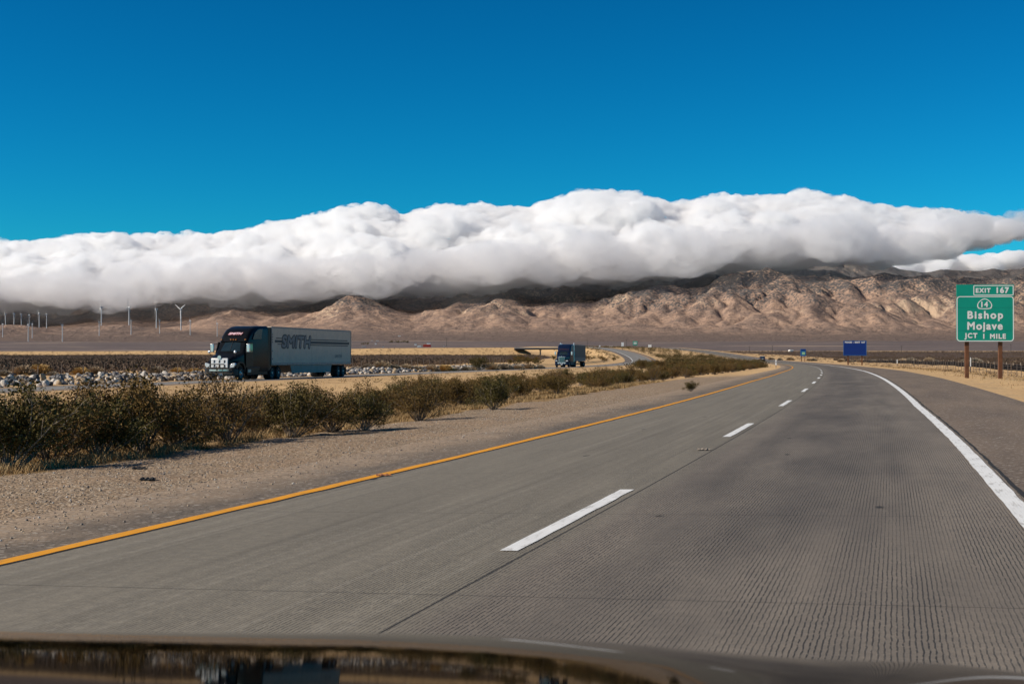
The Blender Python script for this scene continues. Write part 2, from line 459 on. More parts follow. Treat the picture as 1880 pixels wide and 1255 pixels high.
M_ground = ground_material()

ground = arr_obj('desert_ground', np.stack([XG.ravel(), YG.ravel(), GV.ravel()], 1), grid_faces(len(sn), len(un))[:, ::-1], M_ground, smooth=True)
tag(ground, kind='structure')
uv_from_verts(ground, UG.ravel(), SG.ravel())
gv = np.maximum(sm(-11.2, -9.6, UG)*(1-sm(-5.4, -5.0, UG)), sm(6.4, 6.8, UG)*(1-sm(8.0, 10.5, UG))*.35)
gv = gv*(1-sm(70, 140, SG)*.75)
fattr(ground, 'gravel', gv.ravel())
fattr(ground, 'dry', (sm(-13.5, -11.5, UG)*(1-sm(-10.2, -9.2, UG))*(1-sm(70, 140, SG))).ravel())
scr = np.maximum(1-sm(-84, -72, UG), sm(30, 48, UG)*sm(120, 220, SG))*(1-sm(950, 1050, YG))
fattr(ground, 'scrub', scr.ravel())
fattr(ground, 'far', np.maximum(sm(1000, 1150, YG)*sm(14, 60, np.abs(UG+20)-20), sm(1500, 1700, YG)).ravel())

# the open plain between the road and the mountains, and the land all round
ya = np.geomspace(1560, 4700, 90); xa = np.linspace(-.62, .62, 181)
YP, XP = np.meshgrid(ya, xa, indexing='ij'); XP = XP*YP
ZP = zp_(YP) + 1.2*fbm(XP/220, YP/220, 4, 31) + 3.0*fbm(XP/900, YP/900, 3, 33)*sm(1700, 2600, YP) - 1.5*(1-sm(1560, 1700, YP)) - 6*sm(4450, 4700, YP)
plain = arr_obj('desert_plain', np.stack([XP.ravel(), YP.ravel(), ZP.ravel()], 1), grid_faces(len(ya), len(xa))[:, ::-1], M_ground, smooth=True)
tag(plain, kind='structure'); fattr(plain, 'far', np.ones(XP.size))
yb, xb = np.linspace(-15000, 15000, 41), np.linspace(-18000, 18000, 41)
YB, XB = np.meshgrid(yb, xb, indexing='ij')
back = arr_obj('desert_floor', np.stack([XB.ravel(), YB.ravel(), np.full(XB.size, -6.0)], 1), grid_faces(41, 41)[:, ::-1], M_ground)
tag(back, kind='structure'); fattr(back, 'far', np.ones(XB.size))

# ------------------------------------------------------------------ carriageways and painted lines
def strip(name, u0, u1, mat, s0=-30, s1=1500, dz=0.0, nu=2, parent=None, s_nodes=None, jag=0.0):
    ss = sn[(sn > s0) & (sn < s1)] if s_nodes is None else np.asarray(s_nodes)
    if s_nodes is None: ss = np.concatenate([[s0], ss, [s1]])
    f0 = u0(ss) if callable(u0) else np.full(len(ss), u0); f1 = u1(ss) if callable(u1) else np.full(len(ss), u1)
    S = np.repeat(ss[:, None], nu, 1); U = f0[:, None]+(f1-f0)[:, None]*np.linspace(0, 1, nu)[None, :]
    u0 = float(f0[0])
    if jag:
        U = U.copy(); U[:, 0] += jag*fbm(ss/.7, ss*0+3.3, 3, 41); U[:, -1] += jag*fbm(ss/.9, ss*0+7.7, 3, 43)
    X, Y = P(S, U)
    # heights follow the straight cross-section between the pavement edges
    a, b = PAVE[0] if u0 > -20 else PAVE[1]
    za = zroad(ss, np.full(len(ss), a+1e-4)); zb = zroad(ss, np.full(len(ss), b-1e-4))
    Z = za[:, None] + (zb-za)[:, None]*(U-a)/(b-a) + dz
    o = arr_obj(name, np.stack([X.ravel(), Y.ravel(), Z.ravel()], 1), grid_faces(len(ss), nu)[:, ::-1], mat, parent, smooth=True)
    uv_from_verts(o, U.ravel(), S.ravel())
    return o
M_lane = lanes_material()
M_lsh = shoulder_material('left_shoulder_asphalt', (.165, .135, .105), (.070, .056, .044), (.27, .20, .135), .65, True)
M_rsh = shoulder_material('right_shoulder_asphalt', (.175, .135, .103), (.095, .073, .056), (.27, .20, .14), .45)
M_osh = shoulder_material('far_shoulder_asphalt', (.15, .13, .115), (.08, .07, .062), (.24, .18, .135), .35)
M_yel = paint_material('yellow_paint', (.74, .31, .008), (.34, .19, .05))
M_wht = paint_material('white_paint', (.74, .74, .72), (.30, .28, .25))
M_crk = simple('dark_joint', (.018, .016, .014), rough=.95)

def uw(s): return np.interp(s, [8, 14, 25, 40, 80], [4.10, 4.06, 3.98, 3.80, 3.70])     # the right edge line drifts out near us
def uy(s): return np.interp(s, [8, 13, 22, 40], [-3.86, -3.78, -3.66, -3.60])
road = strip('highway', lambda s: uy(s)-.12, lambda s: uw(s)+.17, M_lane, nu=9); tag(road, kind='structure')
o = strip('paved_shoulder', -5.7, lambda s: uy(s)-.12, M_lsh, nu=3); tag(o, kind='structure')
o = strip('paved_shoulder', lambda s: uw(s)+.17, 6.8, M_rsh, nu=3); tag(o, kind='structure')
fine_s = np.concatenate([np.arange(-20, 60, .35), np.arange(60, 1200, 3.0)])
strip('yellow_edge_line', lambda s: uy(s)-.085, lambda s: uy(s)+.085, M_yel, dz=.006, parent=road, jag=.016, s_nodes=fine_s)
strip('edge_joint', lambda s: uy(s)+.075, lambda s: uy(s)+.12, M_crk, dz=.003, parent=road, jag=.025, s_nodes=fine_s)
strip('white_edge_line', lambda s: uw(s)-.09, lambda s: uw(s)+.10, M_wht, dz=.006, parent=road, jag=.010, s_nodes=fine_s)
strip('edge_joint', lambda s: uw(s)+.15, lambda s: uw(s)+.19, M_crk, dz=.004, parent=road, jag=.02, s_nodes=fine_s)
for k in range(-1, 26):
    a = 11.2+15.15*k
    strip('lane_dash', -.075, .075, M_wht, dz=.006, parent=road, jag=.010, s_nodes=np.linspace(a, a+5.0, 15))
far_road = strip('opposite_highway', -44.9, -37.6, simple('opposite_lane_concrete', (.21, .195, .17), (.165, .15, .132), .4, .85, bump=.2), nu=5, s0=-30, s1=1450)
tag(far_road, kind='structure')
o = strip('opposite_shoulder', -37.6, -36.2, M_osh, nu=2, s1=1450); tag(o, kind='structure')
o = strip('opposite_shoulder', -47.5, -44.9, M_osh, nu=2, s1=1450); tag(o, kind='structure')
strip('yellow_edge_line', -37.75, -37.55, M_yel, s1=1200, dz=.008, parent=far_road)
strip('white_edge_line', -44.95, -44.7, M_wht, s1=1200, dz=.008, parent=far_road)
for k in range(0, 40):
    a = 40+14.6*k
    strip('lane_dash', -41.32, -41.18, M_wht, dz=.008, parent=far_road, s_nodes=np.linspace(a, a+4.5, 4))
# ------------------------------------------------------------------ mountains
def mountains():
    dx = 22.0
    gx = np.arange(-5200, 5800, dx); gy = np.arange(4400, 12600, dx)
    Y, X = np.meshgrid(gy, gx, indexing='ij')
    px = CX + F*X/Y
    plainz = zp_(Y)
    ridges = [
        # photo columns, photo rows of the crest, distance, length of the slope towards us, steepness power
        ([-500, -60, 0, 50, 100, 180, 240, 290, 340, 380, 420, 470, 520], [592, 588, 585, 586, 588, 587, 586, 590, 593, 599, 612, 624, 634], 5400, 500, 1.15),
        ([1380, 1450, 1500, 1560, 1640, 1720, 1800, 1880, 2000, 2300], [634, 622, 614, 611, 613, 618, 615, 612, 613, 615], 4950, 260, 1.1),
        ([-400, 120, 250, 330, 365, 400, 430, 470, 520, 560, 585, 608, 630, 655, 680, 715, 756, 801, 861, 905, 943, 972, 995, 1084, 1121, 1177, 1233, 1272, 1308, 1345, 1381, 1424, 1500, 1560, 1640, 1700, 1800, 1900, 2300],
         [640, 632, 616, 592, 574, 564, 568, 577, 574, 573, 566, 552, 546, 547, 553, 563, 570, 563, 549, 538, 549, 562, 558, 556, 549, 533, 527, 524, 518, 511, 506, 504, 506, 508, 510, 514, 510, 506, 506], 7250, 1500, 1.2),
        ([-400, 60, 140, 200, 260, 330, 420, 500, 560, 640, 720, 790, 850, 920, 990, 1060, 1130, 1200, 1300, 1450, 2300],
         [615, 596, 578, 566, 572, 556, 549, 558, 560, 543, 553, 548, 540, 524, 536, 528, 534, 520, 515, 520, 540], 8200, 1500, 1.15),
        ([-500, -100, 0, 60, 134, 161, 223, 300, 400, 600, 800, 1000, 1300, 1400, 1480, 1540, 1570, 1650, 1700, 1760, 1820, 1880, 1950, 2300],
         [556, 552, 548, 545, 548, 546, 536, 528, 516, 505, 495, 490, 468, 470, 474, 473, 475, 487, 497, 496, 491, 487, 480, 470], 9900, 2300, 1.2),
    ]
    h = np.zeros_like(X)
    wob = 160*fbm(X/900, Y/900, 3, 51)
    for cols, rows, Yk, L, pw in ridges:
        crest = HC + (HZ-np.interp(px, cols, rows))/F*Yk
        rel = np.maximum(crest-zp_(np.full_like(Y, Yk)), 0)
        d = (Y+wob*min(1, L/1500)-Yk)
        t = np.where(d < 0, np.clip(1+d/L, 0, 1), np.clip(1-d/(L*1.6), 0, 1))
        hk = rel*t**pw
        k = 14.0
        m = np.maximum(h, hk); h = m + k*np.log1p(np.exp(-np.abs(h-hk)/k)) - k*np.log(2)*np.exp(-m/60)
    h = np.maximum(h, 0)
    # spurs and gullies
    amp = np.clip(h, 0, 420)
    wx, wy = X+120*fbm(X/500, Y/500, 3, 61), Y+160*fbm(X/500, Y/500, 3, 67)
    h = h + amp*.24*(1-.85*sm(1540, 1640, px)*sm(8300, 8900, Y))*(ridged(wx/700, wy/1300, 5, 71, .55)-.95) + 24*fbm(X/210, Y/300, 4, 77)*sm(8, 80, h)
    h = np.maximum(h, 0) + plainz
    ny, nx = h.shape; H = h.ravel().copy()
    # stream-power erosion: water runs to the lowest neighbour and cuts valleys
    idx = np.arange(ny*nx).reshape(ny, nx)
    nb = [(-1, 0), (1, 0), (0, -1), (0, 1), (-1, -1), (-1, 1), (1, -1), (1, 1)]
    for it in range(22):
        G = H.reshape(ny, nx); best = np.zeros_like(G); rec = idx.copy()
        for a, b in nb:
            sh = np.full_like(G, np.inf); src = np.full(G.shape, -1)
            ys = slice(max(0, -a), ny-max(0, a)); yd = slice(max(0, a), ny-max(0, -a))
            xs = slice(max(0, -b), nx-max(0, b)); xd = slice(max(0, b), nx-max(0, -b))
            sh[ys, xs] = G[yd, xd]; src[ys, xs] = idx[yd, xd]
            sl = (G-sh)/(dx*math.hypot(a, b)); up = sl > best
            best[up] = sl[up]; rec[up] = src[up]
        order = np.argsort(-H, kind='stable'); A = np.ones(ny*nx).tolist(); rl = rec.ravel().tolist()
        for i in order.tolist():
            j = rl[i]
            if j != i: A[j] += A[i]
        A = np.minimum(np.array(A), 900.0)*(dx*dx)
        rel = np.clip((H-plainz.ravel())/40, 0, 1)
        cut = .12*A**.38*np.minimum(best.ravel(), .9)*rel
        room = np.maximum(H-H[rec.ravel()], 0)*.6
        H = H-np.minimum(cut, room)
        G = H.reshape(ny, nx); lap = np.zeros_like(G)
        lap[1:-1, 1:-1] = (G[:-2, 1:-1]+G[2:, 1:-1]+G[1:-1, :-2]+G[1:-1, 2:])/4-G[1:-1, 1:-1]
        H = (G+.05*lap).ravel()
    h = H.reshape(ny, nx)
    # twice as fine, with small rock relief
    def up(a):
        b = np.zeros((2*a.shape[0]-1, a.shape[1])); b[::2] = a
        a4 = np.pad(a, ((1, 1), (0, 0)), mode='edge'); b[1::2] = (-a4[:-3]+9*a4[1:-2]+9*a4[2:-1]-a4[3:])/16
        return b
    h = up(up(h).T).T; X2, Y2 = up(up(X).T).T, up(up(Y).T).T
    X2, Y2 = np.meshgrid(np.linspace(gx[0], gx[-1], h.shape[1]), np.linspace(gy[0], gy[-1], h.shape[0]))
    rel = h-zp_(Y2)
    h = h + (9*(1-.8*sm(1540, 1640, CX+F*X2/Y2)*sm(8300, 8900, Y2))*(ridged(X2/150+.4*fbm(X2/200, Y2/200, 2, 81), Y2/330, 4, 83, .55)-1.0)*sm(8, 110, rel)) + 1.0*fbm(X2/40, Y2/40, 3, 91)
    keep = np.abs(X2) < .52*Y2+300
    return X2, Y2, h
MX, MY, MZ = mountains()

def mountain_material():
    t = NT('mountain_rock'); po = t.pos(); x, y, z = t.sep(po)
    big = t.noise(po, .0016, 6, .6); mid = t.noise(po, .010, 7, .65); fine = t.noise(po, .055, 6, .7)
    col = t.mix(t.ramp(big, .35, .65), (.49, .325, .228), (.385, .255, .182))
    col = t.mix(t.ramp(mid, .38, .6), col, (.27, .188, .146))
    col = t.mix(t.ramp(fine, .46, .62, 0, .65), col, (.12, .094, .082))
    nz = t.sep(t.new('ShaderNodeNewGeometry').outputs['True Normal'])[2]
    cliff = t.math('MULTIPLY', t.ramp(nz, .88, .74), t.ramp(t.noise(po, .0026, 4), .46, .56))
    col = t.mix(t.math('MULTIPLY', cliff, .85), col, (.50, .365, .255))
    # juniper and scrub: sparse specks low down, closing up with height
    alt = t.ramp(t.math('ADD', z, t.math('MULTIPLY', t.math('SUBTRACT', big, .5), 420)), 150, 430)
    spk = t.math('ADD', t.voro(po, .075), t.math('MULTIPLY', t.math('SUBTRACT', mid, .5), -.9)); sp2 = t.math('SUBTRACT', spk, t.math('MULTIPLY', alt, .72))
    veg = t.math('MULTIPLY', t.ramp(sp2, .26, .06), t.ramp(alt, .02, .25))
    col = t.mix(t.math('MULTIPLY', veg, .88), col, (.075, .078, .082))  # scrub colour carries a painted blue-grey haze tint
    foot = t.ramp(t.math('SUBTRACT', z, t.math('MULTIPLY', mid, 60)), 95, 30)
    fc = t.mix(t.ramp(fine, .4, .65), (.17, .128, .108), (.10, .08, .072))
    col = t.mix(t.math('MULTIPLY', foot, .8), col, fc)
    t.bump(t.math('ADD', fine, t.math('MULTIPLY', mid, 2.0)), .8, 14.0)
    return t.out(col, 1.0, 0, .05)
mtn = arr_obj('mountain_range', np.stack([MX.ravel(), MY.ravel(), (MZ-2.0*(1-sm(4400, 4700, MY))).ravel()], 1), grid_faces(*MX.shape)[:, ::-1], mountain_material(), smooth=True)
tag(mtn, kind='structure')
def mz(X, Y):
    j = np.clip((np.asarray(X)-MX[0, 0])/(MX[0, 1]-MX[0, 0]), 0, MX.shape[1]-2); i = np.clip((np.asarray(Y)-MY[0, 0])/(MY[1, 0]-MY[0, 0]), 0, MX.shape[0]-2)
    a, b = i.astype(int), j.astype(int); t, q = i-a, j-b
    return MZ[a, b]*(1-t)*(1-q)+MZ[a+1, b]*t*(1-q)+MZ[a, b+1]*(1-t)*q+MZ[a+1, b+1]*t*q

# ------------------------------------------------------------------ cloud bank over the range
top_c = [-400, 0, 60, 100, 155, 200, 240, 290, 400, 520, 600, 660, 720, 780, 870, 920, 1000, 1040, 1100, 1160, 1220, 1260, 1300, 1350, 1400, 1480, 1530, 1570, 1640, 1740, 1790, 1840, 1900, 2000]
top_r = [452, 450, 444, 438, 432, 436, 430, 443, 432, 406, 393, 379, 386, 385, 370, 378, 381, 357, 351, 353, 373, 380, 368, 358, 366, 355, 367, 375, 383, 388, 402, 414, 424, 434]
bot_r_c = [-400, 0, 100, 190, 300, 420, 520, 600, 700, 780, 850, 900, 1000, 1100, 1200, 1260, 1340, 1440, 1560, 1620, 1680, 1740, 1800, 1880, 2000]
bot_r0 = [572, 566, 564, 556, 553, 556, 556, 545, 545, 540, 542, 530, 520, 518, 514, 500, 487, 477, 474, 478, 474, 466, 455, 446, 444]
bot_r = [r-(24 if c < 300 else 30 if c < 1300 else 22) for c, r in zip(bot_r_c, bot_r0)]
def cloud(name, spheres, voxel, dens, lab, seed, disp=(60, 26), color=(.985, .985, .987), aniso=.15, wisp=False):
    bm0 = bmesh.new(); bmesh.ops.create_icosphere(bm0, subdivisions=3, radius=1.0)
    bv = np.array([v.co[:] for v in bm0.verts]); bf = np.array([[v.index for v in f.verts] for f in bm0.faces]); bm0.free()
    V, Fc = [], []
    for i, (x, y, z, r, sq) in enumerate(spheres):
        V.append(bv*np.array([r*1.12, r*1.12, r*sq]) + np.array([x, y, z])); Fc.append(bf+i*len(bv))
    t = NT(name+'_vapour')
    t.n.remove(t.b)
    vs = t.new('ShaderNodeVolumePrincipled'); vs.inputs['Color'].default_value = (*color, 1); vs.inputs['Density'].default_value = dens
    vs.inputs['Anisotropy'].default_value = aniso
    if wisp:
        po = t.pos()
        n1 = t.noise(t.mapping(po, (1, 1, 1.5)), .0100, 6, .66, .8)
        t.l.new(t.ramp(n1, .42, .56, dens*.06, dens*2.2), vs.inputs['Density'])
    t.l.new(vs.outputs[0], t.n['Material Output'].inputs['Volume'])
    o = arr_obj(name, np.concatenate(V), np.concatenate(Fc), t.m)
    rm = o.modifiers.new('merge', 'REMESH'); rm.mode = 'VOXEL'; rm.voxel_size = voxel; rm.use_smooth_shade = True
    for k, (st, sc) in enumerate(((disp[0], 300.0), (disp[1], 120.0), (disp[1]*.45, 46.0))):
        tx = bpy.data.textures.new(f'{name}_billow', 'CLOUDS'); tx.noise_scale = sc; tx.noise_depth = 3; tx.noise_basis = 'BLENDER_ORIGINAL'
        d = o.modifiers.new('billow', 'DISPLACE'); d.texture = tx; d.texture_coords = 'GLOBAL'; d.strength = st; d.mid_level = .5
    tag(o, lab, 'cloud', kind='stuff')
    return o
g = np.random.default_rng(3)
sp, low = [], []
def wpt(px, row, Yc): return (px-CX)/F*Yc, HC+(HZ-row)/F*Yc
YF, YD = 7480.0, 1600.0                      # front of the bank, its depth
def bounds(px): return np.interp(px, top_c, top_r), np.interp(px, bot_r_c, bot_r), np.interp(px, [1560, 1760, 1880, 2000], [1, .6, .38, .32])
def face(px, f):
    """a point on the rounded front of the bank, f from the hem (0) to the crest (1)"""
    tr, br, th = bounds(px); row = br+(tr-br)*f
    return row, YF + YD*f**1.7
# body: wide flat masses filling the bank
for px in np.arange(-360, 1990, 34.0):
    tr, br, th = bounds(px)
    for f in (.08, .3, .52, .72):
        row, Yc = face(px, f)
        for back in (260, 700):
            x, z = wpt(px+g.uniform(-15, 15), row, Yc+back)
            r = 210*th*(1-.25*f)
            sp.append((x, Yc+back, z, r, .62))
# great billows on the face, each carrying smaller ones
for k in range(330):
    px = g.uniform(-360, 1960); f = g.uniform(.10, .93); tr, br, th = bounds(px); row, Yc = face(px, f)
    span = (br-tr)/F*Yc
    r = g.choice([330, 240, 170, 120], p=[.16, .28, .32, .24])*g.uniform(.85, 1.2)*th
    x, z = wpt(px, row, Yc)
    zmax = HC+(HZ-tr)/F*Yc
    r = min(r, span*.55); z = min(z, zmax-r*.62)
    Yc += g.uniform(-60, 260)
    sp.append((x, Yc, z, r, .62))
    for q in range(int(3+r/45)):
        d = g.normal(size=3); d /= np.linalg.norm(d); d[1] = -abs(d[1]); d[2] = abs(d[2])*.9-.15
        r2 = r*g.uniform(.22, .48); xx, yy, zz = x+d[0]*r*1.0, Yc+d[1]*r*.95, z+d[2]*r*.6
        p2 = CX+F*xx/yy; t2 = np.interp(p2, top_c, top_r); zz = min(zz, HC+(HZ-t2)/F*yy-r2*.7)
        sp.append((xx, yy, zz, r2, .8))
# heads along the crest
for px in np.arange(-360, 1930, 13.0):
    tr, br, th = bounds(px); Yc = YF+YD*g.uniform(.75, 1.0); r = g.uniform(35, 105)*th
    x, z = wpt(px+g.uniform(-6, 6), tr+g.uniform(0, 9), Yc); sp.append((x, Yc, z-r*.85, r, .85))
for px in np.arange(-360, 1990, 15.0):
    tr, br, th = bounds(px)
    for q in range(4):
        Yc = YF+g.uniform(-330, 900); r = g.uniform(70, 190)*max(.3, th)
        x, z = wpt(px+g.uniform(-16, 16), br-g.uniform(-10, 30), Yc)
        low.append((x, Yc, z, r, .5))
bank = cloud('cloud_bank', sp, 13.0, .016, 'long white billowing cloud bank lying over the mountain range', 5, (90, 60), wisp=True)
veil = cloud('cloud_veil', low, 26.0, .0042, 'thin grey cloud veil hanging along the base of the white cloud bank', 9, (90, 40), (.955, .955, .965), wisp=True)
haze_sp = []  # added thin volume in place of air haze, lightens the dark upper slopes
for px in np.arange(-360, 1700, 22.0):
    tr, br, th = bounds(px)
    for q in range(3):
        Yc = g.uniform(7400, 7750); r = g.uniform(110, 170)
        x, z = wpt(px+g.uniform(-20, 20), br+g.uniform(8, 40), Yc); haze_sp.append((x, Yc, z, r, .55))
haze_o = cloud('haze_fill', haze_sp, 30.0, .00045, 'faint added haze volume lightening the dark upper slopes below the cloud base', 19, (60, 26))
sm_sp = []
for px in np.arange(1600, 2050, 16.0):
    tr = np.interp(px, [1600, 1690, 1740, 1800, 1850, 2000], [480, 472, 462, 466, 458, 452])
    for q in range(6):
        Yc = 14500+g.uniform(0, 900); r = g.uniform(70, 150); zt = HC+(HZ-tr-g.uniform(0, 22))/F*Yc
        sm_sp.append(((px+g.uniform(-8, 8)-CX)/F*Yc, Yc, zt-r*.6, r, .6))
far_cloud = cloud('cloud', sm_sp, 34.0, .02, 'low pale cloud behind the ridge at the right end of the range', 15, (60, 26))
# ------------------------------------------------------------------ vegetation
def leaf_cloud(centres, radius, n, size, g, flat=1.0, up=.35):
    """n small leaf-like quads scattered round the given centres; returns V, F"""
    c = centres[g.integers(0, len(centres), n)]
    d = g.normal(size=(n, 3)); d *= (g.random((n, 1))**.45)*radius/np.linalg.norm(d, axis=1, keepdims=True)
    d[:, 2] *= flat; p = c+d
    a = g.normal(size=(n, 3)); a[:, 2] += up; a /= np.linalg.norm(a, axis=1, keepdims=True)
    b = np.cross(a, g.normal(size=(n, 3))); b /= np.linalg.norm(b, axis=1, keepdims=True)
    L = size*g.uniform(.6, 1.5, (n, 1)); w = L*g.uniform(.3, .55, (n, 1))
    V = np.stack([p-a*L*.5, p+b*w*.5, p+a*L*.5, p-b*w*.5], 1).reshape(-1, 3)
    return V, np.arange(4*n).reshape(n, 4)

def veg_material(name, pal, seedscale=1.7, trans=.15):
    t = NT(name); co = t.coord()
    geo = t.new('ShaderNodeNewGeometry'); info = t.new('ShaderNodeObjectInfo')
    rp = geo.outputs['Random Per Island']
    n = t.noise(co, seedscale, 3, .6)
    f = t.math('ADD', t.math('MULTIPLY', rp, .55), t.math('MULTIPLY', n, .5))
    col = t.mix(t.ramp(f, .2, .5), pal[0], pal[1]); col = t.mix(t.ramp(f, .5, .85), col, pal[2])
    col = t.mix(t.math('MULTIPLY', info.outputs['Random'], .5), col, pal[3])
    m = t.out(col, .75, 0, .15)
    return m
M_cre = [veg_material('creosote_leaf', [(.042, .030, .009), (.115, .076, .019), (.175, .118, .033), (.12, .058, .016)]),
         veg_material('creosote_leaf_brown', [(.065, .036, .011), (.150, .082, .023), (.20, .122, .040), (.10, .066, .019)]),
         veg_material('creosote_leaf_green', [(.028, .026, .009), (.078, .065, .017), (.138, .110, .028), (.075, .045, .012)])]
M_stem = simple('bush_stem', (.13, .105, .085), (.07, .055, .045), 6.0, .9)
M_stemdead = simple('dead_twig', (.26, .215, .17), (.16, .13, .10), 6.0, .9)

def bush_proto(seed, n_leaf, mat, height=1.25, spread=1.0, open_=0.0, lod=0):
    """creosote bush: many thin stems fanning out of one foot, leaves gathered towards their tips"""
    g = np.random.default_rng(seed); tips, mid = [], []
    root = empty('creosote_bush')
    mb = MB(); ns = (26 if lod == 0 else 11)
    for k in range(ns):
        az = g.uniform(0, 2*np.pi); lean = (g.random()**.7)*1.05*spread; L = height*g.uniform(.75, 1.12)/max(.62, math.cos(lean*.72))
        p = np.array([g.normal()*.06, g.normal()*.06, -.05]); pts = [p]
        d = np.array([math.cos(az)*math.sin(lean), math.sin(az)*math.sin(lean), math.cos(lean)])
        for q in range(5):
            d = d+g.normal(size=3)*.16+np.array([0, 0, .06]); d /= np.linalg.norm(d); p = p+d*L/5; pts.append(p)
        mb.tube(pts, .016, 4 if lod == 0 else 3, .004, cap=False)
        tips += [pts[-1], pts[-2], (pts[-1]+pts[-2])/2]; mid.append(pts[-3])
        for q in range(4 if lod == 0 else 1):
            i = g.integers(2, 5); d2 = d+g.normal(size=3)*.6; d2 /= np.linalg.norm(d2); e = pts[i]+d2*L*g.uniform(.16, .32)
            mb.tube([pts[i], (pts[i]+e)/2+g.normal(size=3)*.02, e], .006, 3, .003, cap=False); tips.append(e); tips.append((pts[i]+e)/2)
    tips = np.array(tips); mid = np.array(mid)
    V1, F1 = leaf_cloud(tips, .20, int(n_leaf*(.80-.15*open_)), .056 if lod == 0 else .12, g, .8)
    V2, F2 = leaf_cloud(mid, .22, int(n_leaf*.20), .045 if lod == 0 else .10, g)
    V = np.concatenate([V1, V2]); Fq = np.concatenate([F1, F2+len(V1)])
    V[:, 2] = np.maximum(V[:, 2], .01)
    arr_obj('crown', V, Fq, mat, root)
    mb.build('stem', M_stem if seed % 3 else M_stemdead, root)
    return root

near_protos = [bush_proto(100+i, [9000, 7600, 10000, 4200, 8600, 9400][i], M_cre[[0, 1, 2, 1, 0, 2][i]], [1.3, 1.2, 1.15, 1.45, 1.1, 1.3][i], [1.0, 1.15, .9, .8, 1.2, 1.0][i], [0, .2, 0, 1, .2, 0][i]) for i in range(6)]
far_protos = [bush_proto(200+i, 900, M_cre[i % 3], 1.15, 1.05, 0, 1) for i in range(4)]
used = set()
KIND = {0: 'olive', 1: 'brown', 2: 'dark green', 3: 'sparse twiggy', 4: 'low spreading', 5: 'tall green'}
def put(protos, i, x, y, z, sc, rz, label, cat, group=None):
    key = (id(protos), i)
    if key in used: o = copy_tree(protos[i])
    else: o = protos[i]; used.add(key)
    o.location = (x, y, z); o.rotation_euler = (0, 0, rz); o.scale = (sc*random.uniform(.92, 1.1), sc*random.uniform(.92, 1.1), sc*random.uniform(.9, 1.08))
    tag(o, label, cat, group)
    return o
# hand-set bushes nearest to the camera (photo column and row of the foot)
def foot(px, row, dz=-.32):
    """ground point seen at a photo pixel"""
    Y = 20.0
    for _ in range(25):
        z = float(zg(np.array([(px-CX)/F*Y]), np.array([Y]))[0]); Y = .5*Y+.5*(HC-z)/((row-HZ)/F)
    return (px-CX)/F*Y, Y
near = [(20, 862, 2, 1.12, 'dense dark bush at the left edge, nearest to the gravel'), (95, 850, 1, .98, 'brown bush beside the dark one at the left edge'),
        (185, 838, 2, .92, 'dark green bush between the left edge group and the wide spreading bush'), (262, 832, 0, 1.18, 'widest olive bush near the left, with bare stems showing at its foot'),
        (330, 822, 4, .9, 'low spreading bush at the right flank of the widest olive bush'), (420, 814, 3, 1.0, 'tall see-through twiggy bush standing below the front of the black truck'),
        (538, 802, 2, .84, 'dense dark green bush in the front row below the black cab'), (610, 792, 1, .78, 'brownish bush in the front row below the white trailer'),
        (668, 790, 5, .70, 'bush with a dark shadow strip at its foot on the gravel'), (770, 772, 1, .75, 'dry brown bush in the front row right of the trailer'),
        (905, 752, 2, .78, 'rounded dark green bush alone at the gravel edge in mid row'), (1268, 718, 2, .32, 'small green tuft on the bare dirt beside the yellow line')]
for px, row, i, sc, lab in near:
    x, y = foot(px, row); z = float(zg(np.array([x]), np.array([y]))[0])
    put(near_protos, i, x, y, z, sc, random.uniform(0, 6.28), 'creosote bush, ' + lab, 'bush')
g = np.random.default_rng(11)
spots = []
def far_enough(x, y, d):
    return all((x-a)**2+(y-b)**2 > d*d for a, b in spots[-400:])
taken = [foot(px, row) for px, row, *_ in near]
def scatter(s0, s1, u0, u1, n, d, lst):
    c = 0
    for _ in range(n*12):
        if c >= n: break
        s = s0+(s1-s0)*g.random(); u = g.uniform(u0(s) if callable(u0) else u0, u1(s) if callable(u1) else u1)
        x, y = P(s, u); x, y = float(x), float(y)
        if abs((x/y)*F) > 1080: continue
        if any((x-a)**2+(y-b)**2 < d*d for a, b in lst) or any((x-a)**2+(y-b)**2 < 1.0 for a, b in taken): continue
        lst.append((x, y)); c += 1
rowA = []
scatter(16, 60, lambda s: -15.5-.0*s, -11.7, 60, 1.3, rowA)
scatter(60, 125, -18.5, -10.6, 92, 1.5, rowA)
rowB = []
scatter(125, 260, lambda s: float(np.interp(s, [125, 215, 235, 260], [-16.5, -18, -30, -32])), -9.5, 150, 1.6, rowB)
rowA.sort(key=lambda p: p[1])
for x, y in rowA:
    i = int(g.choice(6, p=[.24, .22, .2, .1, .12, .12])); z = float(zg(np.array([x]), np.array([y]))[0])
    put(near_protos, i, x, y, z, g.uniform(.55, 1.04)*float(np.interp(y, [20, 28, 36, 60], [1.0, .95, .76, .74])), g.uniform(0, 6.28),
        KIND[i] + ' creosote bush growing in the thick near row between gravel and bare median', 'bush', 'creosote bushes of the near median row')
for x, y in rowB[:135]:
    i = int(g.choice(6, p=[.24, .22, .2, .1, .12, .12])); z = float(zg(np.array([x]), np.array([y]))[0])
    put(near_protos, i, x, y, z, g.uniform(.75, 1.15)*(.72 if y < 235 else 1.05), g.uniform(0, 6.28),
        KIND[i] + ' creosote bush in the median thicket beyond the dark blue truck', 'bush', 'creosote bushes of the far median thicket')
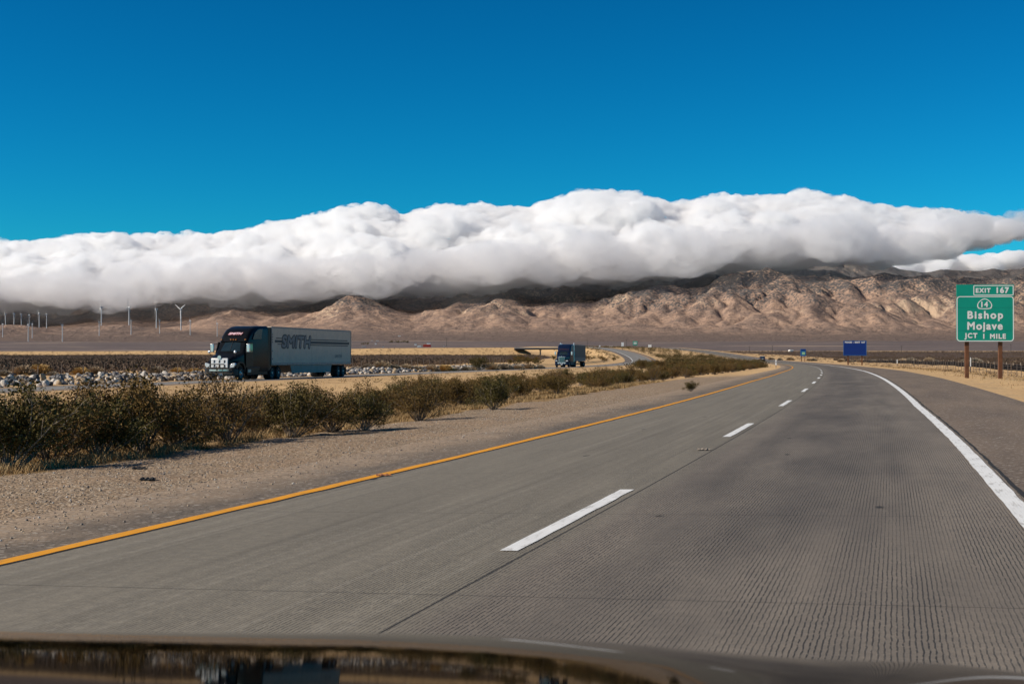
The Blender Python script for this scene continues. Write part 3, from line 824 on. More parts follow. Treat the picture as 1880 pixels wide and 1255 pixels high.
# a few lone bushes on the bare median and the bank beyond the blue truck
lone = []
scatter(45, 120, -33, -20, 5, 5, lone)
for x, y in lone:
    z = float(zg(np.array([x]), np.array([y]))[0])
    put(near_protos, 4, x, y, z, g.uniform(.3, .45), g.uniform(0, 6.28), 'small lone bush on the bare sand of the median behind the thick row', 'bush', 'lone bushes on the bare median')
rowC = []
scatter(235, 560, -75, -50, 34, 5, rowC)
for x, y in rowC:
    z = float(zg(np.array([x]), np.array([y]))[0])
    put(far_protos, int(g.integers(0, 4)), x, y, z, g.uniform(.8, 1.5), g.uniform(0, 6.28), 'dark bush on the tan slope left of the curving far road', 'bush', 'bushes on the tan bank by the far road')
x, y, z = at_px(880, 190)
put(near_protos, 2, x, y, z, 1.6, .4, 'large dark green bush standing alone among the pale shrubs behind the wire fence', 'bush')
for pr, nm in ((near_protos, 'n'), (far_protos, 'f')):
    for i, o in enumerate(pr):
        if (id(pr), i) not in used:
            for c in list(o.children): bpy.data.objects.remove(c)
            bpy.data.objects.remove(o)

# the rest of the thicket and the brown plain: uncountable scrub, one object each
def scrub_mesh(name, pts, per, rad, hgt, size, mat, lab, g, flat=.7):
    n = len(pts); N = n*per; sc = g.uniform(.6, 1.25, n)
    c = np.repeat(pts, per, 0); s_ = np.repeat(sc, per)[:, None]
    d = g.normal(size=(N, 3)); d /= np.linalg.norm(d, axis=1, keepdims=True); d *= (g.random((N, 1))**.4)*rad; d[:, 2] = np.abs(d[:, 2])*hgt/rad
    p = c+d*s_
    a = g.normal(size=(N, 3)); a /= np.linalg.norm(a, axis=1, keepdims=True)
    b = np.cross(a, g.normal(size=(N, 3))); b /= np.linalg.norm(b, axis=1, keepdims=True)
    L = size*g.uniform(.6, 1.4, (N, 1))*s_; w = L*.5
    V = np.stack([p-a*L*.5, p+b*w*.5, p+a*L*.5, p-b*w*.5], 1).reshape(-1, 3)
    o = arr_obj(name, V, np.arange(4*N).reshape(N, 4), mat)
    return tag(o, lab, 'scrub', kind='stuff')
M_scrubfar = veg_material('dry_scrub', [(.060, .038, .024), (.105, .068, .044), (.140, .095, .062), (.09, .06, .04)], .02)
def field(n, s0, s1, u0, u1, pw=1.0):
    s = s0+(s1-s0)*g.random(n*3)**pw; u = u0+(u1-u0)*g.random(n*3); x, y = P(s, u)
    k = (np.abs(x/y*F) < 1050); x, y = x[k][:n], y[k][:n]
    return np.stack([x, y, zg(x, y)], 1)
pl = np.concatenate([field(9000, 60, 420, -260, -70, .8), field(7000, 380, 980, -520, -80, .9)])
scrub_mesh('scrub', pl, 16, .8, .75, .30, M_scrubfar, 'wide brown plain of dry low scrub behind the wire fence on the left', g)
pr_ = np.concatenate([field(3500, 230, 620, 38, 260, .8), field(2600, 500, 1000, 22, 300, .9)])
scrub_mesh('scrub', pr_, 14, .8, .75, .30, M_scrubfar, 'brown band of dry scrub on the right behind the pale shrubs', g)
md = np.concatenate([field(900, 235, 620, -33, -8.5), field(420, 560, 1150, -34, -8)])
M_mid = veg_material('thicket_leaf', [(.032, .026, .010), (.074, .056, .017), (.112, .080, .027), (.07, .045, .016)], .3)
scrub_mesh('scrub', md, 110, 1.15, 1.35, .20, M_mid, 'far end of the green brown thicket filling the median up to the horizon', g)
em = field(260, 560, 1100, -60, -48.5)
scrub_mesh('scrub', em, 40, .9, .8, .24, M_mid, 'scattered scrub along the bank of the far curving road', g)
rs = field(120, 330, 900, 10, 36)
scrub_mesh('scrub', rs, 30, .8, .6, .22, M_scrubfar, 'sparse dry scrub on the sand right of the highway in the distance', g)

# dry grass fringe between gravel and bushes
def grass(name, n, s0, s1, u0, u1, h, mat, lab, dens):
    s = s0+(s1-s0)*g.random(n)**1.5; u = g.uniform(u0, u1, n)
    k = fbm(s/1.6, u/.7, 3, 99)+.25*fbm(s/7, u/2, 2, 98) > dens; s, u = s[k], u[k]; n = len(s); x, y = P(s, u); z = zg(x, y)
    p = np.stack([x, y, z-.01], 1); az = g.uniform(0, 6.28, n); H = h*g.uniform(.4, 1.3, n)
    tip = p+np.stack([np.cos(az)*H*.6, np.sin(az)*H*.6, H], 1); w = np.stack([-np.sin(az), np.cos(az), az*0], 1)*.004*(1+s[:, None]/25)
    V = np.stack([p-w, p+w, tip+w*.3, tip-w*.3], 1).reshape(-1, 3)
    o = arr_obj(name, V, np.arange(4*n).reshape(n, 4), mat); return tag(o, lab, 'grass', kind='stuff')
M_grass = veg_material('dry_grass', [(.20, .13, .06), (.34, .225, .10), (.44, .31, .15), (.26, .16, .075)], 2.0)
grass('dry_grass', 120000, 12, 90, -13.6, -9.9, .13, M_grass, 'dry yellow grass fringe between the gravel and the bushes', -.12)
grass('dry_grass', 26000, 20, 140, -36, -16, .10, M_grass, 'thin dry grass patches on the bare median sand', .30)

grass('dry_grass', 30000, 35, 230, 8.2, 22, .14, M_grass, 'thin dry grass tufts on the sand right of the highway', .34)
tw = field(260, 60, 330, 9.5, 24); scrub_mesh('scrub', tw, 26, .34, .22, .10, M_scrubfar, 'small dry weeds dotted over the sand by the right wire fence', g)
tw = field(240, 40, 240, -35.5, -17); scrub_mesh('scrub', tw, 30, .4, .28, .11, M_mid, 'small weeds dotted over the bare sand of the median', g)

# pale rounded shrubs behind the fences
def shrub_proto(seed, pal):
    g2 = np.random.default_rng(seed); n = 1500
    az = g2.uniform(0, 2*np.pi, n); el = np.arccos(g2.uniform(.02, 1, n)); r = 1+.10*fbm(np.cos(az)*2+seed, np.sin(az)*2+el, 2, seed)
    d = np.stack([np.cos(az)*np.sin(el), np.sin(az)*np.sin(el), np.cos(el)*.82], 1)
    a = d*(.25+.3*g2.random((n, 1))); b = d*r[:, None]*g2.uniform(.82, 1.06, (n, 1))+g2.normal(size=(n, 3))*.05; b[:, 2] = np.abs(b[:, 2]); a[:, 2] = np.abs(a[:, 2])
    w = np.cross(d, g2.normal(size=(n, 3))); w *= .022/np.linalg.norm(w, axis=1, keepdims=True)
    V = np.stack([a-w*.5, a+w*.5, b+w, b-w], 1).reshape(-1, 3)
    root = empty('rounded_shrub'); arr_obj('twigs', V, np.arange(4*n).reshape(n, 4), veg_material('shrub_twig', pal, 1.2), root)
    mb = MB()
    for k in range(5): q = g2.uniform(0, 6.28); mb.tube([(0, 0, -.1), (math.cos(q)*.2, math.sin(q)*.2, .35)], .03, 4, .015)
    mb.build('stem', M_stem, root)
    return root
SPAL = [[(.30, .21, .13), (.44, .32, .20), (.54, .41, .27), (.36, .26, .16)], [(.32, .20, .075), (.50, .32, .12), (.60, .42, .18), (.42, .26, .09)], [(.22, .18, .135), (.33, .27, .20), (.43, .36, .27), (.26, .20, .14)]]
SN = ['pale tan', 'golden', 'grey']
shr = [shrub_proto(300+i, SPAL[i]) for i in range(3)]
left_sh = [(8, 1.0, 2, 128), (40, 1.75, 0, 132), (73, 1.65, 1, 134), (97, .9, 2, 130), (149, 1.3, 1, 138), (176, 1.45, 0, 140), (212, .7, 0, 138), (230, .6, 2, 140), (290, 1.45, 2, 148), (325, 1.15, 1, 150), (355, 1.1, 1, 152),
           (655, 1.2, 2, 172), (676, 1.3, 2, 172), (702, 1.75, 0, 174), (724, 1.3, 2, 175), (746, 1.2, 0, 178), (766, 1.3, 2, 178), (793, 1.5, 0, 182), (817, 1.6, 1, 184), (838, .9, 2, 186), (857, 1.2, 2, 190), (868, 1.0, 0, 192), (906, 1.5, 0, 196), (928, 1.7, 2, 198), (950, 1.3, 0, 204), (972, 1.4, 0, 206), (992, 1.1, 2, 210)]
right_sh = [(1416, 1.5, 0, 520), (1432, 1.2, 2, 500), (1451, 1.7, 0, 500), (1486, 1.3, 0, 480), (1494, 1.4, 2, 480), (1545, 1.5, 0, 450), (1563, 1.1, 2, 440), (1581, 1.6, 0, 440), (1604, 1.3, 2, 430), (1626, 1.2, 0, 430), (1640, 1.0, 2, 425), (1657, 1.9, 0, 420), (1673, 2.2, 2, 418), (1687, 1.3, 0, 415), (1706, 2.1, 0, 405), (1719, 1.2, 2, 400), (1745, .9, 0, 398), (1771, 1.6, 2, 392), (1791, 2.4, 2, 388), (1812, 1.1, 0, 385), (1838, .9, 2, 380), (1862, 1.0, 0, 376)]
for side, lst in (('left', left_sh), ('right', right_sh)):
    for px, r, i, Y in lst:
        x, y, z = at_px(px, Y)
        ok = put(shr, i, x, y, z-.1, r*(.75 if side == 'left' else .85), random.uniform(0, 6.28),
                 (SN[i] + ' rounded dry shrub just behind the rocks and wire fence') if side == 'left' else (SN[i] + ' rounded dry shrub right of the highway behind the black fabric screen'),
                 'shrub', 'pale rounded shrubs on the %s plain' % side)

# ------------------------------------------------------------------ riprap along the opposite road
def rock_proto(seed, mat):
    bm = bmesh.new(); bmesh.ops.create_icosphere(bm, subdivisions=2, radius=.5); g2 = np.random.default_rng(seed)
    ax = g2.normal(size=(7, 3)); ax /= np.linalg.norm(ax, axis=1, keepdims=True); off = g2.uniform(.26, .44, 7)
    for v in bm.verts:
        c = np.array(v.co)*(np.array([1.2, .95, .8]))
        for a_, o_ in zip(ax, off):            # cut flat facets
            d = c@a_-o_
            if d > 0: c = c-a_*d
        v.co = c+g2.normal(size=3)*.012
    me = bpy.data.meshes.new('boulder'); bm.to_mesh(me); bm.free(); me.materials.append(mat); return me
RM = [simple('white_rock', (.55, .50, .44), (.40, .36, .31), 3, .85, bump=.4), simple('grey_rock', (.20, .19, .185), (.10, .095, .095), 3, .85, bump=.4), simple('tan_rock', (.44, .33, .21), (.30, .22, .14), 3, .85, bump=.4), simple('dark_rock', (.07, .068, .07), (.04, .04, .042), 3, .8, bump=.4)]
RL = ['white', 'grey', 'tan', 'dark']
rk = [rock_proto(400+i, RM[i % 4]) for i in range(12)]
rp = []
for k in range(3000):
    s = 52+200*g.random(); u = -48.1-4.6*g.random(); x, y = P(s, u); rp.append((float(x), float(y), s, u))
rp = [p for p in rp if abs(p[0]/p[1]*F) < 960]
rp.sort(key=lambda p: p[1])
kinds = g.choice(4, len(rp), p=[.32, .24, .2, .24])
X_ = np.array([p[0] for p in rp]); Y_ = np.array([p[1] for p in rp]); Z_ = zg(X_, Y_)
for i in range(300):
    k = int(kinds[i])
    o = bpy.data.objects.new('boulder', rk[k+4*int(g.integers(0, 3))]); COL.objects.link(o)
    sc = g.uniform(.26, .66); o.location = (X_[i], Y_[i], Z_[i]+sc*g.uniform(.0, .22)); o.scale = (sc*g.uniform(.8, 1.2), sc*g.uniform(.8, 1.2), sc*g.uniform(.75, 1.1))
    o.rotation_euler = tuple(g.uniform(0, 6.28, 3))
    tag(o, RL[k] + ' boulder lying in the near part of the rock bank left of the black truck', 'boulder', 'riprap boulders of the near rock bank')
tmpl = []
for me in rk:
    v = np.zeros(len(me.vertices)*3); me.vertices.foreach_get('co', v); f = np.array([p.vertices[:] for p in me.polygons]); tmpl.append((v.reshape(-1, 3), f))
V, Fq, mi, off = [], [], [], 0
for i in range(300, len(rp)):
    k = int(kinds[i]); v, f = tmpl[k+4*int(g.integers(0, 3))]; sc = g.uniform(.26, .62)
    rot = np.array(Matrix.Rotation(g.uniform(0, 6.28), 3, 'Z') @ Matrix.Rotation(g.uniform(0, 6.28), 3, 'X'))
    V.append(v@rot.T*sc+np.array([X_[i], Y_[i], Z_[i]+sc*g.uniform(0, .22)])); Fq.append(f+off); off += len(v); mi += [k]*len(f)
tag(arr_obj('riprap', np.concatenate(V), np.concatenate(Fq), RM, mi=mi), 'long bank of white, tan and dark broken rocks behind the opposite road', 'rocks', kind='stuff')

# loose stones on the gravel shoulder
n = 11000; s = 7+45*g.random(n)**1.4; u = -4.3-5.6*g.random(n)**.8; x, y = P(s, u); z = zg(x, y)
v, f = tmpl[0]; f = np.asarray(f); bmv = bmesh.new(); bmesh.ops.create_icosphere(bmv, subdivisions=1, radius=.5); v = np.array([q.co[:] for q in bmv.verts]); f = np.array([[q.index for q in p.verts] for p in bmv.faces]); bmv.free()
sc = (.010+.026*g.random(n)**3)[:, None, None]
V = (v[None]*sc*g.uniform(.6, 1.3, (n, 1, 3)))+np.stack([x, y, z+.004], 1)[:, None, :]
tag(arr_obj('gravel', V.reshape(-1, 3), (f[None]+(np.arange(n)*len(v))[:, None, None]).reshape(-1, 3), [simple('pebble_tan', (.42, .32, .22), (.30, .22, .15)), simple('pebble_dark', (.12, .095, .08), (.2, .16, .13)), RM[0]], mi=np.repeat(g.choice(3, n, p=[.55, .35, .10]), len(f))), 'loose gravel and small stones along the left shoulder', 'gravel', kind='stuff')

# ------------------------------------------------------------------ fences
M_post = simple('weathered_post', (.20, .145, .105), (.11, .08, .06), 5, .9)
M_metal = simple('fence_steel', (.16, .13, .11), (.09, .07, .06), 5, .7, .3)
M_wire = simple('fence_wire', (.22, .20, .18), rough=.6, metal=.6)
def wire_fence(name, lab, s_list, u, h, r, wires, mat, tops=None, jit=.04):
    root = empty(name); tag(root, lab, 'fence'); heads = []
    for k, s in enumerate(s_list):
        x, y = P(s, u+g.normal()*jit); x, y = float(x), float(y); z = float(zg(np.array([x]), np.array([y]))[0]); hh = h*g.uniform(.94, 1.06)
        lx, ly = g.normal()*.02, g.normal()*.02
        m = MB().tube([(x, y, z-.3), (x+lx*.5, y+ly*.5, z+hh*.5), (x+lx, y+ly, z+hh)], r, 6)
        m.build('post', mat if k % 5 else M_post, root); heads.append((x, y, z, hh))
    for wv in wires:
        m = MB().tube([(a, b, c+d*wv) for a, b, c, d in heads], .006, 3)
        m.build('wire', M_wire, root)
    return root
wire_fence('wire_fence', 'wire fence on thin posts running behind the rock bank on the left', np.arange(74, 262, 3.3), -57.2, 1.25, .045, (.35, .65, .92), M_metal)
wire_fence('wire_fence', 'wire fence on dark thin posts crossing the sand right of the highway', np.concatenate([np.arange(112, 300, 3.4), np.arange(300, 420, 5.0)]), 18.6, 1.3, .03, (.3, .55, .78, .96), M_metal)
M_black = simple('black_fabric', (.008, .007, .007), (.014, .012, .012), 3, 1.0, 0, .03)
scr_ = empty('fabric_fence'); tag(scr_, 'low black fabric screen on short stakes behind the right wire fence', 'fence')
ss = np.arange(150, 520, 2.5); xs, ys = P(ss, 27+.8*np.sin(ss/37)); zs = zg(xs, ys); V = []
top = zs+.80*(1-.35*sm(330, 500, ss))+.05*np.sin(ss*1.7)
V = np.concatenate([np.stack([xs, ys, zs-.1], 1), np.stack([xs, ys, top], 1), np.stack([xs+.05, ys+.05, top], 1), np.stack([xs+.05, ys+.05, zs-.1], 1)])
n = len(ss); Fq = [(i+a*n, i+1+a*n, i+1+b*n, i+b*n) for a, b in ((0, 1), (1, 2), (2, 3)) for i in range(n-1)]
arr_obj('screen', V, Fq, M_black, scr_)
for i in range(0, n, 3):
    if ss[i] < 420: MB().box((xs[i]+.1, ys[i]+.1, zs[i]+.5), (.06, .06, 1.25)).build('stake', simple('pale_stake', (.52, .42, .32)) if i == 0 else bpy.data.materials['pale_stake'], scr_)
# ------------------------------------------------------------------ materials of made things
M_blk = simple('black_truck_paint', (.006, .007, .009), (.010, .011, .013), 1.5, .3, 0, .10)
M_blu = simple('dark_blue_truck_paint', (.006, .014, .042), (.005, .011, .030), 1.5, .3, 0, .14)
M_chr = simple('chrome', (.80, .79, .77), (.66, .65, .64), 4, .15, .55)
M_mesh = simple('bright_grille', (.85, .83, .80), (.75, .73, .70), 30, .4, .15)
M_blkp = simple('black_plastic', (.014, .014, .015), (.022, .022, .022), 5, .55)
M_glass = simple('tinted_window', (.012, .020, .022), (.02, .032, .034), 2, .05, 0, .6, Coat_Weight=.5, Coat_Roughness=.02)
M_rub = simple('tyre_rubber', (.014, .014, .014), (.028, .025, .023), 8, .9, bump=.2)
M_alu = simple('wheel_rim', (.42, .42, .43), (.25, .25, .25), 4, .35, .8)
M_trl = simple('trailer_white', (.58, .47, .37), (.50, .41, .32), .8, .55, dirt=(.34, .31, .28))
M_trg = simple('trailer_grey', (.15, .112, .088), (.12, .09, .07), .9, .65, dirt=(.1, .09, .08))
M_rail = simple('trailer_rail', (.22, .22, .23), (.15, .15, .16), 3, .45, .5)
M_skirt = simple('trailer_skirt', (.33, .29, .26), (.26, .23, .205), 1.2, .6, dirt=(.2, .18, .16))
M_lens = simple('headlight_lens', (.75, .76, .78), (.55, .56, .58), 9, .08, .2, .7)
M_amb = simple('amber_lens', (.75, .26, .04), (.6, .2, .03), 9, .2)
M_red = simple('red_lens', (.45, .02, .02), (.35, .015, .015), 9, .2)
M_dk = simple('dark_lettering', (.030, .028, .032), (.045, .042, .046), 4, .55)
M_gryl = simple('grey_lettering', (.20, .195, .20), (.16, .155, .16), 4, .55)
M_decw = simple('pink_white_lettering', (.78, .62, .66), (.7, .5, .55), 6, .5)
M_decr = simple('red_lettering_edge', (.42, .05, .06), (.35, .04, .05), 6, .5)
M_steel = simple('chassis_steel', (.03, .03, .03), (.05, .045, .04), 3, .7)

def rsec(y, hw, z0, z1, r=.12, r0=.05, n=4, top_in=0.0):
    """rounded box section across the truck at station y; the top can be drawn in"""
    pts = []
    for cx, cz, a0, rr in ((hw-r0, z0+r0, -90, r0), (hw-top_in-r, z1-r, 0, r), (-(hw-top_in-r), z1-r, 90, r), (-(hw-r0), z0+r0, 180, r0)):
        for k in range(n+1):
            a = R(a0+90*k/n); pts.append((cx+rr*math.cos(a), y, cz+rr*math.sin(a)))
    return pts

def wheel(parent, x, y, rad, w, side, dual=False, name='wheel'):
    wd = w*(2.1 if dual else 1.0)
    h = wd/2
    m = MB().lathe([(rad*.60, -h), (rad*.93, -h), (rad, -h*.82), (rad, -.02), (rad*.965, -.012), (rad*.965, .012), (rad, .02), (rad, h*.82), (rad*.93, h), (rad*.60, h)], 'x', 28)
    t = m.build('tyre', M_rub, None, smooth=True)
    rim = MB().lathe([(rad*.62, -h*.9), (rad*.62, h*.97), (rad*.56, h*.97), (rad*.50, h*.55), (rad*.24, h*.45 if dual else h*.75), (rad*.22, h*1.02), (rad*.12, h*1.08), (.001, h*1.08)], 'x', 24)
    for k in range(8):
        q = 2*math.pi*k/8; rim.box((h*.62 if not dual else h*.5, rad*.37*math.cos(q), rad*.37*math.sin(q)), (.05, .04, .04))
    ro = rim.build('rim', M_alu, None, smooth=True)
    wh = empty(name, (x, y, rad)); wh.parent = parent
    for o in (t, ro):
        o.parent = wh
        if side < 0: o.scale = (-1, 1, 1)
    return wh

def lettering(parent, body, loc, rot, size, mat, out_mat, shear, bold, rim, space=1.0, stretch=1.0):
    back = text(parent, body, loc, rot, size, out_mat, .004, rim, shear, space, 'lettering_outline', stretch)
    text(parent, body, loc, rot, size, mat, .013, bold, shear, space, 'lettering', stretch)

def truck(name, label, cat, s, u, style):
    """articulated lorry; local -Y is forward, +X is the driver's side that faces us"""
    root = empty(name); tag(root, label, cat)
    paint = M_blk if style == 'smooth' else M_blu
    aero = style == 'smooth'
    # ---- tractor body: bonnet, cab and sleeper in one skin
    if aero:
        st = [rsec(.16, .78, .95, 1.60, .16, .1), rsec(.45, .92, .82, 1.74, .22, .1), rsec(1.1, 1.04, .74, 1.90, .26, .1), rsec(1.75, 1.12, .62, 2.04, .22, .06), rsec(1.95, 1.16, .60, 2.12, .2, .05, top_in=.04),
              rsec(2.55, 1.20, .60, 2.90, .24, .05, top_in=.10), rsec(2.72, 1.21, .60, 3.10, .26, .05, top_in=.10), rsec(3.05, 1.22, .60, 3.52, .34, .05, top_in=.10), rsec(3.6, 1.23, .60, 3.86, .36, .05, top_in=.08),
              rsec(4.4, 1.24, .60, 4.06, .34, .05, top_in=.06), rsec(5.4, 1.25, .60, 4.12, .30, .05, top_in=.04), rsec(6.35, 1.25, .60, 4.13, .22, .05, top_in=.03)]
    else:
        st = [rsec(.20, .66, .85, 1.72, .10, .08), rsec(.5, .74, .80, 1.80, .14, .08), rsec(1.4, .90, .74, 1.90, .16, .08), rsec(2.0, 1.06, .66, 1.98, .14, .05), rsec(2.15, 1.10, .66, 2.05, .12, .05),
              rsec(2.60, 1.14, .66, 2.72, .16, .05, top_in=.06), rsec(2.75, 1.16, .66, 2.95, .2, .05, top_in=.06), rsec(3.05, 1.2, .66, 3.45, .26, .05, top_in=.06), rsec(3.5, 1.22, .66, 3.82, .26, .05, top_in=.05), rsec(4.2, 1.22, .66, 3.98, .24, .05, top_in=.04), rsec(6.0, 1.22, .66, 4.02, .2, .05, top_in=.03)]
    MB().loft(st).build('cab', paint, root, smooth=True)
    # ---- front wings
    for sd in (1, -1):
        pr = [(.28, .86), (.34, 1.18), (.62, 1.40), (1.05, 1.46), (1.5, 1.42), (1.9, 1.25), (2.08, 1.02), (2.1, .80), (1.86, .80), (1.74, 1.06), (1.45, 1.22), (1.1, 1.24), (.8, 1.1), (.66, .86)]
        MB().prism(pr, 'x', sd*.80, sd*1.22).build('wing', paint, root, bevel=.05, smooth=True)
    # ---- nose
    gw, g0, g1 = (.66, .92, 1.66) if aero else (.52, .90, 1.84)
    gy = .10 if aero else .14
    gr = MB().box((0, gy+.03, (g0+g1)/2), (2*gw, .08, g1-g0)).build('grille', M_mesh if aero else M_chr, root, bevel=.05, smooth=True)
    if aero:
        sl = MB()
        for zz in (1.44, 1.12):
            for xx in (-.40, 0, .40):
                sl.box((xx, gy-.02, zz), (.085, .03, .16)); sl.box((xx-.035, gy-.02, zz-.10), (.05, .03, .05))
        sl.build('slot', M_blkp, gr)
        MB().lathe([(.001, 0), (.14, 0), (.14, .03), (.001, .04)], 'y', 20, (0, gy-.05, 1.72)).build('nose_badge', M_chr, root, smooth=True)
    else:
        b = MB()
        for k in range(9): b.box((-.42+.105*k, gy-.02, (g0+g1)/2), (.055, .03, g1-g0-.14))
        b.build('grille_opening', M_blkp, gr)
        MB().box((0, gy-.0, g1+.07), (.06, .1, .14)).build('nose_ornament', M_chr, root)
    by = .02
    bump_ = [rsec(by, 1.02, .40, .88, .1, .06), rsec(by+.16, 1.18, .36, .92, .1, .06), rsec(by+.62, 1.24, .36, .90, .1, .06)]
    bo = MB().loft(bump_).build('bumper', M_blkp if aero else M_blu, root, smooth=True)
    lip = MB().box((0, by-.012, .78), (1.5, .03, .12)).build('bumper_strip', M_chr, bo)
    MB().box((.15 if aero else 0, by-.03, .50), (.32, .02, .16)).build('number_plate', simple('number_plate', (.7, .7, .68), (.55, .55, .55), 8), bo)
    for sd in (1, -1):
        hl = [(sd*.70, .93), (sd*.70, 1.10), (sd*.90, 1.27), (sd*1.16, 1.32), (sd*1.20, 1.18), (sd*1.08, .98)] if aero else [(sd*.74, 1.02), (sd*.74, 1.20), (sd*1.08, 1.22), (sd*1.10, 1.02)]
        MB().prism(hl, 'y', .17, .42).build('headlight', M_lens, root, bevel=.03, smooth=True)
        if not aero:
            for q in (.38, .16): MB().lathe([(.001, -.02), (.07, -.01), (.085, .03)], 'y', 16, (sd*q*1.4, by-.03, .70)).build('fog_lamp', M_lens, root, smooth=True)
    if aero:        # tubular bar guard standing in front of the bumper
        gd = MB()
        gd.tube([(-.95, -.06, .62), (-.95, -.30, .60), (-.62, -.34, .60), (.62, -.34, .60), (.95, -.30, .60), (.95, -.06, .62)], .04, 8)
        gd.tube([(-.95, -.30, .60), (-.98, -.30, .92), (-.66, -.34, .96), (-.52, -.32, 1.22), (.52, -.32, 1.22), (.66, -.34, .96), (.98, -.30, .92), (.95, -.30, .60)], .038, 8)
        gd.tube([(-.66, -.34, .96), (.66, -.34, .96)], .035, 8); gd.tube([(-.98, -.30, .92), (-1.24, -.2, .88), (-1.26, -.14, .64), (-.95, -.30, .60)], .035, 8); gd.tube([(.98, -.30, .92), (1.24, -.2, .88), (1.26, -.14, .64), (.95, -.30, .60)], .035, 8)
        gd.build('bar_guard', M_blkp, root, smooth=True)
        for sd in (1, -1):
            a = MB().tube([(sd*.93, .75, 1.74), (sd*1.0, .62, 2.0), (sd*1.02, .58, 2.06)], .022, 6).build('bonnet_mirror', M_blkp, root)
            MB().lathe([(.001, -.05), (.07, -.045), (.11, -.015), (.11, .01), (.06, .04), (.001, .05)], 'y', 18, (sd*1.02, .56, 2.12)).build('mirror_head', M_chr, a, smooth=True)
    # ---- windscreen and side glass lying 3 mm proud of the skin
    y0, z0, y1, z1 = (1.98, 2.16, 2.52, 2.84) if aero else (2.19, 2.12, 2.58, 2.66)
    V = []
    for yy, zz, w in ((y0, z0, 1.00), (y1, z1, .94)):
        for k in range(9):
            q = -1+2*k/8; V.append((w*q, yy-.035+.09*q*q, zz+.025))
    V += [(x, y+.05, z-.05) for x, y, z in V[:18]]
    fs = [(k, k+1, k+10, k+9) for k in range(8)]+[(k+18, k+27, k+28, k+19) for k in range(8)]+[(k, k+18, k+19, k+1) for k in range(8)]+[(k+9, k+10, k+28, k+27) for k in range(8)]
    ws = MB().add(V, fs).build('windscreen', M_glass, root, smooth=True)
    MB().tube([(0, y0-.05, z0+.02), (0, y1-.05, z1+.03)], .018, 6).build('screen_divider', M_blkp, ws)
    MB().box((0, y1-.02, z1+.07), (2.0, .10, .06)).build('sun_visor', M_blkp if not aero else M_blk, root, bevel=.02)
    for x in ((-.95, -.2, 0, .2, .95) if aero else (-.7, -.35, 0, .35, .7)):
        yy, zz = (2.66, 3.02) if aero else (2.82, 3.06)
        MB().box((x, yy-.06, zz+.03), (.09, .12, .06)).build('marker_lamp', M_amb, root, bevel=.015)
    for sd in (1, -1):
        hw = 1.222 if aero else 1.19
        wy = 2.45 if aero else 2.62
        dr = MB().prism([(wy-.35, .95), (wy-.35, 2.05), (wy+.05, 2.86 if aero else 2.70), (wy+.95, 2.86 if aero else 2.70), (wy+.95, .95)], 'x', sd*(hw-.08), sd*(hw+.006)).build('door', paint, root, bevel=.012)
        MB().prism([(wy-.24, 2.10), (wy+.10, 2.74 if aero else 2.60), (wy+.86, 2.74 if aero else 2.60), (wy+.86, 2.10)], 'x', sd*(hw-.04), sd*(hw+.012)).build('door_window', M_glass, dr)
        MB().box((sd*(hw+.03), wy+.80, 1.55), (.04, .18, .04)).build('door_handle', M_blkp, dr)
        # door mirrors on arms
        a = MB().tube([(sd*1.18, wy-.28, 2.05), (sd*1.42, wy-.42, 2.12), (sd*1.42, wy-.42, 2.72), (sd*1.2, wy-.1, 2.74)], .025, 6).build('mirror', M_blkp, root)
        MB().box((sd*1.44, wy-.42, 2.42), (.26, .14, .62)).build('mirror_housing', M_chr, a, bevel=.04, smooth=True)
        # side fairing, steps and tank
        MB().prism([(2.25, .38), (2.25, .92), (2.5, 1.02), (6.2, 1.02), (6.2, .38)], 'x', sd*1.02, sd*1.24).build('side_fairing', paint if aero else M_blkp, root, bevel=.04, smooth=True)
        if aero:
            MB().prism([(2.42, .60), (2.42, .82), (3.0, .82), (3.0, .60)], 'x', sd*1.2, sd*1.25).build('step', M_alu, root, bevel=.01)
            MB().prism([(6.30, .62), (6.30, 4.02), (6.95, 4.06), (6.95, .9)], 'x', sd*1.14, sd*1.24).build('cab_extender', M_blk, root, bevel=.03)
            MB().prism([(3.35, 3.06), (5.0, 3.10), (5.25, 3.9), (4.4, 3.86), (3.75, 3.6)], 'x', sd*1.15, sd*1.226).build('sleeper_panel', simple('dark_teal_panel', (.010, .030, .042), (.008, .024, .034), 2, .25) if sd > 0 else bpy.data.materials['dark_teal_panel'], root, bevel=.02)
        else:
            MB().tube([(sd*1.2, 6.22, .9), (sd*1.2, 6.22, 4.1), (sd*1.2, 6.42, 4.26)], .085, 12).build('exhaust_stack', M_chr, root, smooth=True)
    if not aero:
        MB().tube([(-.5, 3.9, 4.02), (-.5, 3.4, 4.06)], .05, 8, .09).build('air_horn', M_chr, root)
    if aero:
        lettering(root, 'SMITH', (.0, 2.975, 3.495), (R(47), 0, 0), .30, M_decw, M_decr, .35, .012, .035, 1.0, 1.25)
    # ---- chassis and wheels
    MB().box((.43, 5.0, .86), (.10, 8.6, .28)).box((-.43, 5.0, .86), (.10, 8.6, .28)).box((0, 7.9, 1.12), (1.0, .95, .1)).build('chassis', M_steel, root)
    dry = (7.15, 8.45) if aero else (6.9, 8.2)
    for sd in (1, -1):
        wheel(root, sd*1.04, 1.28, .51, .30, sd)
        for yy in dry: wheel(root, sd*.94, yy, .51, .28, sd, dual=True)
    # ---- trailer
    f0, L = (6.85, 18.7) if aero else (6.7, 13.6)
    zt, zb = (4.12, 1.12) if aero else (4.0, 1.05)
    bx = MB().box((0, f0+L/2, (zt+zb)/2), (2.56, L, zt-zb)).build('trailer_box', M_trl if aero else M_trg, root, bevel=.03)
    rl = MB()
